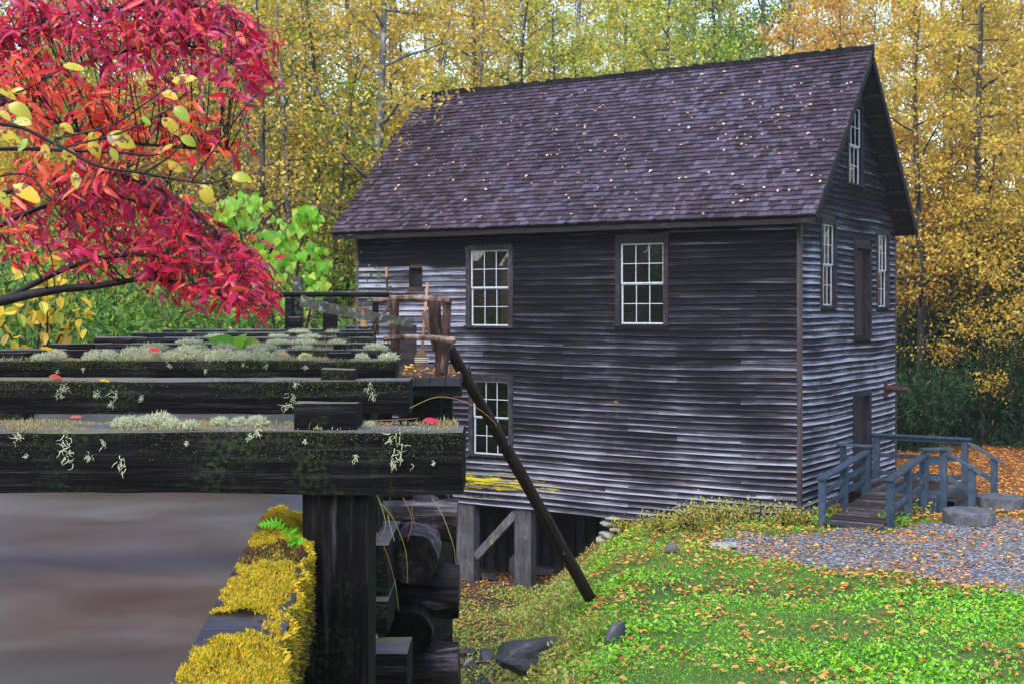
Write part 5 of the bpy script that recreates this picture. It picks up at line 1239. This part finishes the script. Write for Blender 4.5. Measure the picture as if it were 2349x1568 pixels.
# long grass tufts near the bank edge
gv = []; gl = []
for (px, py) in ((1360, 1480), (1345, 1500), (1375, 1465), (1330, 1400), (1290, 1420), (1240, 1395), (1395, 1445), (1320, 1460)):
    p = hit(px, py)
    for _ in range(45): gv.append((p.x+random.gauss(0, .06), p.y+random.gauss(0, .06), p.z))
gv = np.array(gv); n = len(gv); T = rng.normal(size=(n, 3))*.5; T[:, 2] = 1; L = rng.uniform(.16, .38, n); TB = (np.array([(0, .5, 0), (0, -.5, 0), (.5, -.4, .0), (.5, .4, .0), (.85, -.25, -.12), (.85, .25, -.12), (1.0, 0, -.26), (1.0, .02, -.26)]), np.array([(0, 1, 2, 3), (3, 2, 4, 5), (5, 4, 6, 7)]))
V, F, k = leaves(gv, T, rdir(n), L, .010, TB); tag(npobj('grass_tufts', V, F, M['l_grass'], None, np.repeat(rng.random(n), k)), 'arching grass tufts along the edge of the bank', 'grass', kind='stuff')
# weeds on the creek bank
x, y = scat(80000, -4.4, 3.4, 15.5, 32, lambda x, y: (bankd(x, y) < np.where(y > 20, -1.35, -.7)+.5*rng.random(len(x))) & (bankd(x, y) > -5.5) & ~inmill(x, y)); n = len(x)
dn = patch(x, y, 1.6, 3); k_ = rng.random(n) < np.clip(.6+.4*dn, .12, 1)*np.clip(1.25+(bankd(x, y)+2.6)*.5, .18, 1); x, y = x[k_], y[k_]; n = len(x)
hh = .08+.22*np.clip(.5+.5*patch(x, y, 1.1, 5), 0, 1)*np.clip(1.2-np.abs(bankd(x, y)+1.2)/2, .25, 1)
P = np.stack([x, y, gz(x, y)+rng.random(n)*hh], -1); T = rdir(n); N = rng.normal(size=(n, 3))*.6; N[:, 2] += .8; N[:, 1] -= .3; L = rng.uniform(.035, .095, n)
V, F, k = leaves(P, T, N, L, L*.55, T_HEX); tag(npobj('bank_weeds', V, F, M['l_weed'], None, np.repeat(rng.random(n), k)), 'yellowing weeds covering the creek bank below the leaning log', 'weeds', kind='stuff')
k_ = rng.random(n) < .22; Ps = np.stack([x[k_], y[k_], gz(x[k_], y[k_])], -1); m = len(Ps); T = rng.normal(size=(m, 3))*.25; T[:, 2] = 1
V, F, k = leaves(Ps, T, rdir(m), hh[k_]*1.25, .006, T_DIA); tag(npobj('weed_stalks', V, F, M['straw_grass'], None, np.repeat(rng.random(m)*.5, k)), 'thin brown stalks of the weeds on the bank', 'weeds', kind='stuff')
# fallen leaves
def litter(name, label, x, y, zoff, s0, s1, mat='l_fall', tone=None, zf=gz):
    n = len(x); P = np.stack([x, y, zf(x, y)+zoff+rng.random(n)*.012], -1); a = rng.uniform(0, 6.28, n); T = np.stack([np.cos(a), np.sin(a), rng.normal(size=n)*.18], -1); N = rng.normal(size=(n, 3))*.28; N[:, 2] += 1
    L = rng.uniform(s0, s1, n); V, F, k = leaves(P, T, N, L, L*rng.uniform(.5, .75, n), T_HEX)
    return tag(npobj(name, V, F, M[mat], None, np.repeat(rng.random(n) if tone is None else tone, k)), label, 'fallen leaves', kind='stuff')
x, y = scat(22000, -1, 13, 14.2, 30, lambda x, y: (bankd(x, y) > -1.5) & (pathd(x, y) < .1) & ~inmill(x, y) & ~onramp(x, y)); k_ = rng.random(len(x)) < np.clip(.27+.16*patch(x, y, 1.2, 8)+.6*np.exp(-((pathd(x, y)+.4)/.7)**2)+.25*np.exp(-((y-20.9)/.7)**2), 0, 1)
litter('fallen_leaves_on_lawn', 'orange and yellow fallen leaves scattered over the green lawn', x[k_], y[k_], .05, .055, .13)
x, y = scat(13000, 3, 16, 17.5, 30, lambda x, y: (pathd(x, y) > -.1) & ~onramp(x, y)); k_ = rng.random(len(x)) < np.clip(.6+.3*patch(x, y, 1.0, 2)+.5*np.exp(-(pathd(x, y)/.7)**2), .05, 1)
litter('fallen_leaves_on_gravel', 'orange fallen leaves strewn over the grey gravel', x[k_], y[k_], .018, .05, .115)
x, y = scat(30000, 7, 25, 27.5, 43, lambda x, y: (pathd(x, y) < -.1) & ~inmill(x, y) & ~onramp(x, y) & (y > 28.3+.0*x)); litter('leaf_litter', 'thick carpet of orange leaf litter behind the ramp and steps', x, y, .01, .06, .12, tone=rng.random(len(x))**1.2*.62)
x, y = scat(9000, -5, 3, 16, 34, lambda x, y: (bankd(x, y) < .2) & (bankd(x, y) > -6.5)); litter('fallen_leaves_on_bank', 'fallen leaves lying among the bank weeds and rocks', x, y, .03, .05, .11)
# leaves on the roof
n = 360; P = []; Ts = []; Ns = []
nrm = (RP(0, 0, 1)-RP(0, 0, 0)).normalized(); upv = (RP(0, 1, 0)-RP(0, 0, 0)).normalized()
while len(P) < n:
    s = random.uniform(S0+.1, S1-.1); d = random.uniform(.05, RL-.3)
    if random.random() > .35+.5*math.sin(d/RL*3.14)+.25*math.sin(s*1.3+d): continue
    P.append(tuple(RP(s, d, .050))); a = random.uniform(0, 6.28); Ts.append(tuple(CA*math.cos(a)+upv*math.sin(a)+nrm*.05)); Ns.append(tuple(nrm+Vector((random.gauss(0, .15), random.gauss(0, .15), random.gauss(0, .15)))))
L = rng.choice([.035, .05, .06, .075, .10], n)*rng.uniform(.85, 1.1, n); V, F, k = leaves(np.array(P), np.array(Ts), np.array(Ns), L, L*.68, T_HEX)
tag(npobj('fallen_leaves_on_roof', V, F, M['l_roof'], None, np.repeat(rng.random(n), k)), 'pale fallen leaves stuck to the wet shingle roof', 'fallen leaves', kind='stuff')
# leaves on the platform
x = rng.uniform(PXL+.2, PXR, 90); y = 17.1+rng.beta(1.2, 1.6, 90)*3.8; litter('fallen_leaves_on_platform', 'orange leaves lying on the wet platform deck', x, y, .0, .06, .11, tone=rng.random(90)*.25, zf=lambda a, b: np.full(len(a), DZ+.01))

# ------------------------------------------------------------------ lichen, moss, fern, grasses on the flume
def tuft(c, r_, n, out, h=None):                   # cushion of fine branching strands
    h = h or r_
    for _ in range(n):
        a = rng.normal(size=3); a /= np.linalg.norm(a); a[2] = abs(a[2]); q = rng.random()**.4
        p = np.array(c)+a*np.array([r_, r_*.7, h])*q; out.append(p)
def strands(name, label, P, L, Wd, mat, cat, up=.3, spread=1.0):
    P = np.array(P); n = len(P); T = rng.normal(size=(n, 3))*spread; T[:, 2] += up; L = L*rng.uniform(.5, 1.5, n)
    V, F, k = leaves(P, T, rdir(n), L, Wd, T_DIA); return tag(npobj(name, V, F, M[mat], None, np.repeat(rng.random(n), k)), label, cat, kind='stuff')
def beamtop(i, px, f=.5): Y0, Y1, xl, xR, zt, zb_ = BTOP[i]; Y = lerp(Y0, Y1, f); return np.array([tx(px, Y), Y, zt])
LI = {0: [(285, 20, 24), (330, 34, 34), (365, 34, 30), (300, 26, 22), (440, 16, 20), (500, 20, 16), (545, 18, 18), (590, 24, 24), (395, 20, 18), (850, 10, 8)],
      2: [(95, 24, 22), (125, 26, 24), (215, 26, 28), (250, 28, 30), (300, 30, 34), (345, 32, 34), (390, 34, 38), (430, 32, 34), (470, 30, 30), (515, 34, 38), (560, 32, 36), (600, 28, 26), (640, 20, 22), (700, 14, 14), (835, 14, 14), (880, 16, 16), (898, 16, 24)],
      3: [(350, 16, 16), (440, 18, 14), (520, 14, 12), (600, 18, 14), (700, 12, 12), (860, 14, 14)], 4: [(430, 14, 14), (560, 14, 12), (640, 14, 10), (700, 16, 12), (780, 12, 10)], 5: [(500, 12, 9), (640, 12, 9), (710, 14, 9)], 6: [(690, 14, 9), (760, 8, 8)]}
for i, L in LI.items():
    Pn = []
    for (px, w_, h_) in L:
        Y = BTOP[i][0]+.08; s = Y/FPX
        tuft(beamtop(i, px+random.uniform(-6, 6), random.uniform(.15, .6)), w_*(1.1 if i < 3 else 2.0)*s, int(48*w_), Pn, h_*random.uniform(.5, 1.0)*(1.0 if i < 3 else .6)*s)
    wpx = {'0': .0016, '2': .0030}.get(str(i), .005)
    strands('reindeer_lichen', ['fluffy pale lichen cushions on the nearest flume beam', '', 'long bank of fluffy pale lichen on the third flume beam', 'pale lichen tufts on the fourth flume beam', 'pale lichen tufts on the fifth flume beam', 'pale lichen tufts on the sixth flume beam', 'pale lichen on the seventh flume beam'][i], Pn, {0: .009, 2: .017}.get(i, .026), wpx, 'lichen', 'lichen', .3)
# tan moss stems on beam tops
for i, (x0, x1, n_, h_) in {0: (-20, 1050, 11000, .010), 2: (-20, 905, 3600, .024), 3: (300, 868, 1200, .03), 4: (400, 850, 900, .03), 5: (450, 850, 600, .03)}.items():
    px = rng.uniform(x0, x1, n_*2); Y0, Y1, _, _, zt, _ = BTOP[i]; dens = np.clip(.75-.68*(px > 620)*(i == 0)+.3*np.sin(px*.045), .1, 1); px = px[rng.random(len(px)) < dens][:n_]
    yy = Y0+.012+(Y1-Y0-.02)*rng.random(len(px))**(.55 if i == 0 else 1); P = np.stack([(px-CX0)/FPX*yy, yy, np.full(len(px), zt-.004)], -1)
    T = rng.normal(size=(len(px), 3))*.35; T[:, 2] = 1; L = h_*(rng.uniform(.3, 1.0, len(px))+.9*(rng.random(len(px)) < .05))*np.clip(.7+.4*np.sin(px*.02), .3, 1.2); V, F, k = leaves(P, T, rdir(len(px)), L, .0032, T_DIA)
    tag(npobj('moss_stems', V, F, M['tanmoss'], None, np.repeat(rng.random(len(px)), k)), {0: 'tan moss stems covering the top of the nearest flume beam', 2: 'tan moss on the top of the third flume beam', 3: 'tan moss on the top of the fourth flume beam', 4: 'tan moss on the top of the fifth flume beam', 5: 'tan moss on the top of the sixth flume beam'}[i], 'moss', kind='stuff')
for i, n_ in ((0, 9000), (1, 6000), (2, 5000)):
    Y0, Y1, xl, xR, zt, zb_ = BTOP[i]; x = rng.uniform(xl, xR, n_*3); m_ = .5+.5*np.sin(x*5.3+i*2)*np.sin(x*2.1+i)+.25*np.sin(x*23+i); x = x[rng.random(len(x)) < np.clip(m_, .03, 1)][:n_]
    q = rng.random(len(x))**2.2; P = np.stack([x, np.full(len(x), Y0-.001), zt-.003-q*(zt-zb_)*.45], -1); T = rng.normal(size=(len(x), 3))*.5; T[:, 1] -= .6; T[:, 2] -= .2; L = .0035*(1+.5*i)*rng.uniform(.5, 1.5, len(x)); V, F, k = leaves(P, T, rdir(len(x)), L, L*.6, T_DIA)
    tag(npobj('moss_fringe', V, F, M['greenmoss'], None, np.repeat(rng.random(len(x)), k)), 'thin green moss along the upper face of the %s flume beam' % ('nearest', 'second', 'third')[i], 'moss', kind='stuff')
# beard lichen on the beam faces
mb = MB(); sprigs = [(0, 40, 1000, 22), (0, 150, 1010, 34), (0, 160, 1040, 30), (0, 235, 1015, 14), (0, 280, 1060, 26), (0, 205, 1045, 14), (0, 575, 1000, 14), (0, 590, 990, 18), (0, 815, 1050, 14), (0, 912, 1010, 34), (0, 918, 1040, 34), (0, 905, 1065, 20), (0, 995, 1062, 8), (0, 60, 1045, 10), (0, 430, 1015, 10), (0, 700, 1010, 8), (1, 260, 908, 20), (1, 255, 925, 16), (1, 325, 912, 12), (1, 660, 925, 26), (1, 672, 915, 22), (1, 850, 885, 22), (1, 855, 905, 16), (1, 680, 880, 12), (1, 150, 890, 18), (1, 140, 900, 16), (1, 220, 900, 14), (2, 700, 840, 12), (2, 610, 836, 12), (2, 560, 838, 10), (2, 190, 845, 8), (2, 470, 850, 9), (2, 130, 850, 8), (2, 390, 838, 10)]
for (i, px, py, sz) in sprigs:
    Y = BTOP[i][0]-.004; s = Y/FPX
    for _ in range(12):
        p = at(px+random.gauss(0, sz*.22), py+random.gauss(0, sz*.32), Y); a = random.uniform(0, 6.28); pts = [p]; d = Vector((math.cos(a), -.25, math.sin(a)*.9-.25))
        for k in range(6): d = (d+Vector((random.uniform(-.9, .9), random.uniform(-.2, .1), random.uniform(-.9, .6)))).normalized(); pts.append(pts[-1]+d*sz*s*.12)
        mb.tube(pts, [.0010, .0010, .0009, .0008, .0006, .0005, .0003], 3, False)
o = mb.build('beard_lichen', M['lichen'], None); a = o.data.attributes.new('rnd', 'FLOAT', 'FACE'); a.data.foreach_set('value', np.repeat(rng.random(len(o.data.polygons)//3+1), 3)[:len(o.data.polygons)].astype(np.float32))
tag(o, 'stringy pale lichen sprigs clinging to the faces of the near beams', 'lichen', kind='stuff')
# golden moss on the cap board
Y = rng.uniform(1.55, 3.5, 80000); px_ = rng.random(80000)
wmax = np.where(Y < 2.5, .120, .095)+.02*np.sin(Y*5); X = bx_(Y)-.012+px_*(wmax+.022); bump = .012*np.sin(np.clip(px_, 0, 1)*3.14)+.006*np.sin(Y*37+px_*5)*np.sin(px_*11+Y*13)+.002
bare = ((Y > 2.00) & (Y < 2.17) & (px_ < .86+.05*np.sin(Y*60)+.05*rng.normal(size=len(Y)))) | (Y > 3.28+.06*np.sin(px_*7))
dark = (Y > 2.58) & (Y < 2.78)
keep = ~bare & (rng.random(len(Y)) < np.where(dark, .25, 1)); X, Y, bump, px_, dark = X[keep], Y[keep], bump[keep], px_[keep], dark[keep]
Z = BZ+.012+bump-.10*np.clip(px_-.93, 0, 1)*8*.1
P = np.stack([X, Y, Z], -1); n = len(P)
drop = np.zeros(n)
T = rng.normal(size=(n, 3))*.75; T[:, 2] += .7; T[:, 0] += .5*(px_-.4); L = rng.uniform(.004, .0095, n); V, F, k = leaves(P-np.array([0, 0, .006]), T, rdir(n), L, L*.42, T_DIA)
tag(npobj('golden_moss', V, F, M['moss'], None, np.repeat(np.clip(.42+.20*np.sin(Y*23+3*np.sin(px_*9))*np.sin(px_*7+Y*5)+.22*rng.normal(size=n)+.5*dark, 0, 1), k)), 'golden yellow moss growing on the flume side board', 'moss', kind='stuff')
n = 16000; Y = rng.uniform(1.5, 2.86, n); q = rng.random(n)**1.5; P = np.stack([bx_(Y)+.120+.010*np.sin(Y*31), Y, BZ+.015-q*.17], -1); T = rng.normal(size=(n, 3))*.6; T[:, 0] += .6; T[:, 2] -= .3; L = rng.uniform(.006, .014, n)
V, F, k = leaves(P, T, rdir(n), L, L*.42, T_DIA); tag(npobj('hanging_moss', V, F, M['moss'], None, np.repeat(np.clip(.45+.6*q+.3*rng.normal(size=n)*.6, 0, 1), k)), 'brownish moss hanging down the side of the flume board by the post', 'moss', kind='stuff')
# fern and broad green leaves
fern = empty('small_fern', at(668, 1258, 2.62), 'small bright green fern on the mossy flume board beside the near post', 'fern')
for (dx, dz, ln) in ((-.55, .75, .085), (.12, .8, .06), (.35, .45, .055), (.1, .35, .05)):
    b = at(670, 1258, 2.62); pts = catmull([b, b+Vector((dx*ln*.5, -.012, dz*ln*.8)), b+Vector((dx*ln*1.2, -.03, dz*ln*.85))], 6); mb = MB(); mb.tube(pts, .0008, 3, False)
    for i, p in enumerate(pts[2:], 2):
        d = (pts[min(i+1, len(pts)-1)]-pts[i-1]).normalized(); sd = d.cross(Vector((0, -1, .3))).normalized(); w_ = .014*math.sin((i-1)/(len(pts)-1)*3.0+.1)
        for sg in (-1, 1):
            q = p+sd*sg*w_+d*.006; nn = len(mb.v); mb.v += [tuple(p-d*.0035), tuple(q), tuple(p+d*.0045)]; mb.f.append((nn, nn+1, nn+2))
    o = mb.build('frond', M['fern'], fern); a = o.data.attributes.new('rnd', 'FLOAT', 'FACE'); a.data.foreach_set('value', [random.random()]*len(o.data.polygons))
sp = empty('broad_leaved_seedling', at(540, 800, 8.7), 'green seedling with four broad leaves among the lichen of the beams', 'plant')
for (px, py, ang, ln) in ((520, 796, 200, 34), (535, 796, 165, 62), (545, 797, 60, 40), (560, 797, -5, 50), (470, 797, 205, 36)):
    T = Vector((math.cos(R(ang)), -.35, math.sin(R(ang))*.8+.25)); L = ln/FPX*8.5; share(random.choice(HEART), 'leaf', M['l_lime'], sp, at(px, py, 8.5), euler_of(T, Vector((0, -.75, .7))), (L, L, L))
mb = MB(); mb.tube([at(540, 806, 8.6), at(536, 795, 8.5)], .004, 4); mb.build('stem', M['twig'], sp)
# hanging dry grasses by the crib
mb = MB()
for L in ([(868, 1140, 4), (885, 1200, 4), (872, 1235, 4)], [(895, 1140, 4), (890, 1180, 4.1), (905, 1240, 4)], [(925, 1140, 4), (945, 1190, 4), (935, 1240, 4)], [(843, 1190, 4), (880, 1250, 4), (905, 1330, 4), (915, 1400, 4)], [(870, 1150, 4), (900, 1185, 4), (930, 1260, 4), (935, 1335, 4)], [(950, 1145, 4), (945, 1170, 4), (955, 1210, 4)], [(990, 1140, 4), (1015, 1180, 4), (1040, 1250, 4), (1045, 1290, 4)], [(940, 935, 4), (1000, 910, 4), (1060, 918, 4), (1110, 945, 4), (1140, 975, 4)], [(835, 965, 3), (900, 962, 3), (960, 958, 3)], [(848, 1170, 4), (842, 1210, 4), (850, 1240, 4)]):
    pts = catmull([at(*p) for p in L], 6); mb.tube(pts, [lerp(.0017, .0008, i/(len(pts)-1)) for i in range(len(pts))], 4, False)
o = mb.build('dry_grass_stems', M['straw_grass'], None); a = o.data.attributes.new('rnd', 'FLOAT', 'FACE'); a.data.foreach_set('value', np.repeat(rng.random(len(o.data.polygons)//48+1), 48)[:len(o.data.polygons)].astype(np.float32)); tag(o, 'thin arching dry grass stems hanging in front of the log crib', 'grass', kind='stuff')
# loose leaves on the beams
for (px, py, Y, ln, mt, lab) in ((970, 962, 2.95, 42, 'l_crimson', 'curled dark red leaf on the right end of the nearest beam'), (112, 862, 4.8, 34, 'l_scarlet', 'curled orange leaf on the second beam near the left edge'), (228, 872, 4.75, 24, 'l_hazel', 'yellow leaf hanging over the edge of the second beam'), (160, 956, 2.95, 30, 'l_scarlet', 'brown-orange leaf in the moss of the nearest beam'), (640, 812, 6.6, 18, 'l_hazel', 'small yellow leaf on the third beam'), (690, 812, 6.6, 18, 'l_hazel', 'yellow leaf left of the post head on the third beam'), (340, 802, 6.62, 30, 'l_scarlet', 'rusty leaf lying on the pale lichen bank'), (95, 800, 6.6, 30, 'l_hazel', 'yellow leaf at the left end of the lichen bank')):
    L = ln/FPX*Y; a = random.uniform(-.4, .4); tag(share(random.choice(OVL), 'fallen_leaf', M[mt], None, at(px, py, Y), euler_of(Vector((math.cos(a), math.sin(a), .1)), Vector((0, -.4, 1))), (L, L, L)), lab, 'leaf')

# ------------------------------------------------------------------ thin mist in the wood
hm = bpy.data.materials.new('mist'); hm.use_nodes = True; hn = hm.node_tree.nodes; hn.remove(hn['Principled BSDF'])
pv = hn.new('ShaderNodeVolumePrincipled'); pv.inputs['Color'].default_value = (.88, .93, 1, 1); pv.inputs['Density'].default_value = .0003
hm.node_tree.links.new(pv.outputs[0], hn['Material Output'].inputs['Volume'])
mb = MB(); mb.box(-72, 77, -22, 142, -8, 60); tag(mb.build('haze', hm, None), 'thin pale mist hanging in the wood', 'haze', kind='stuff')
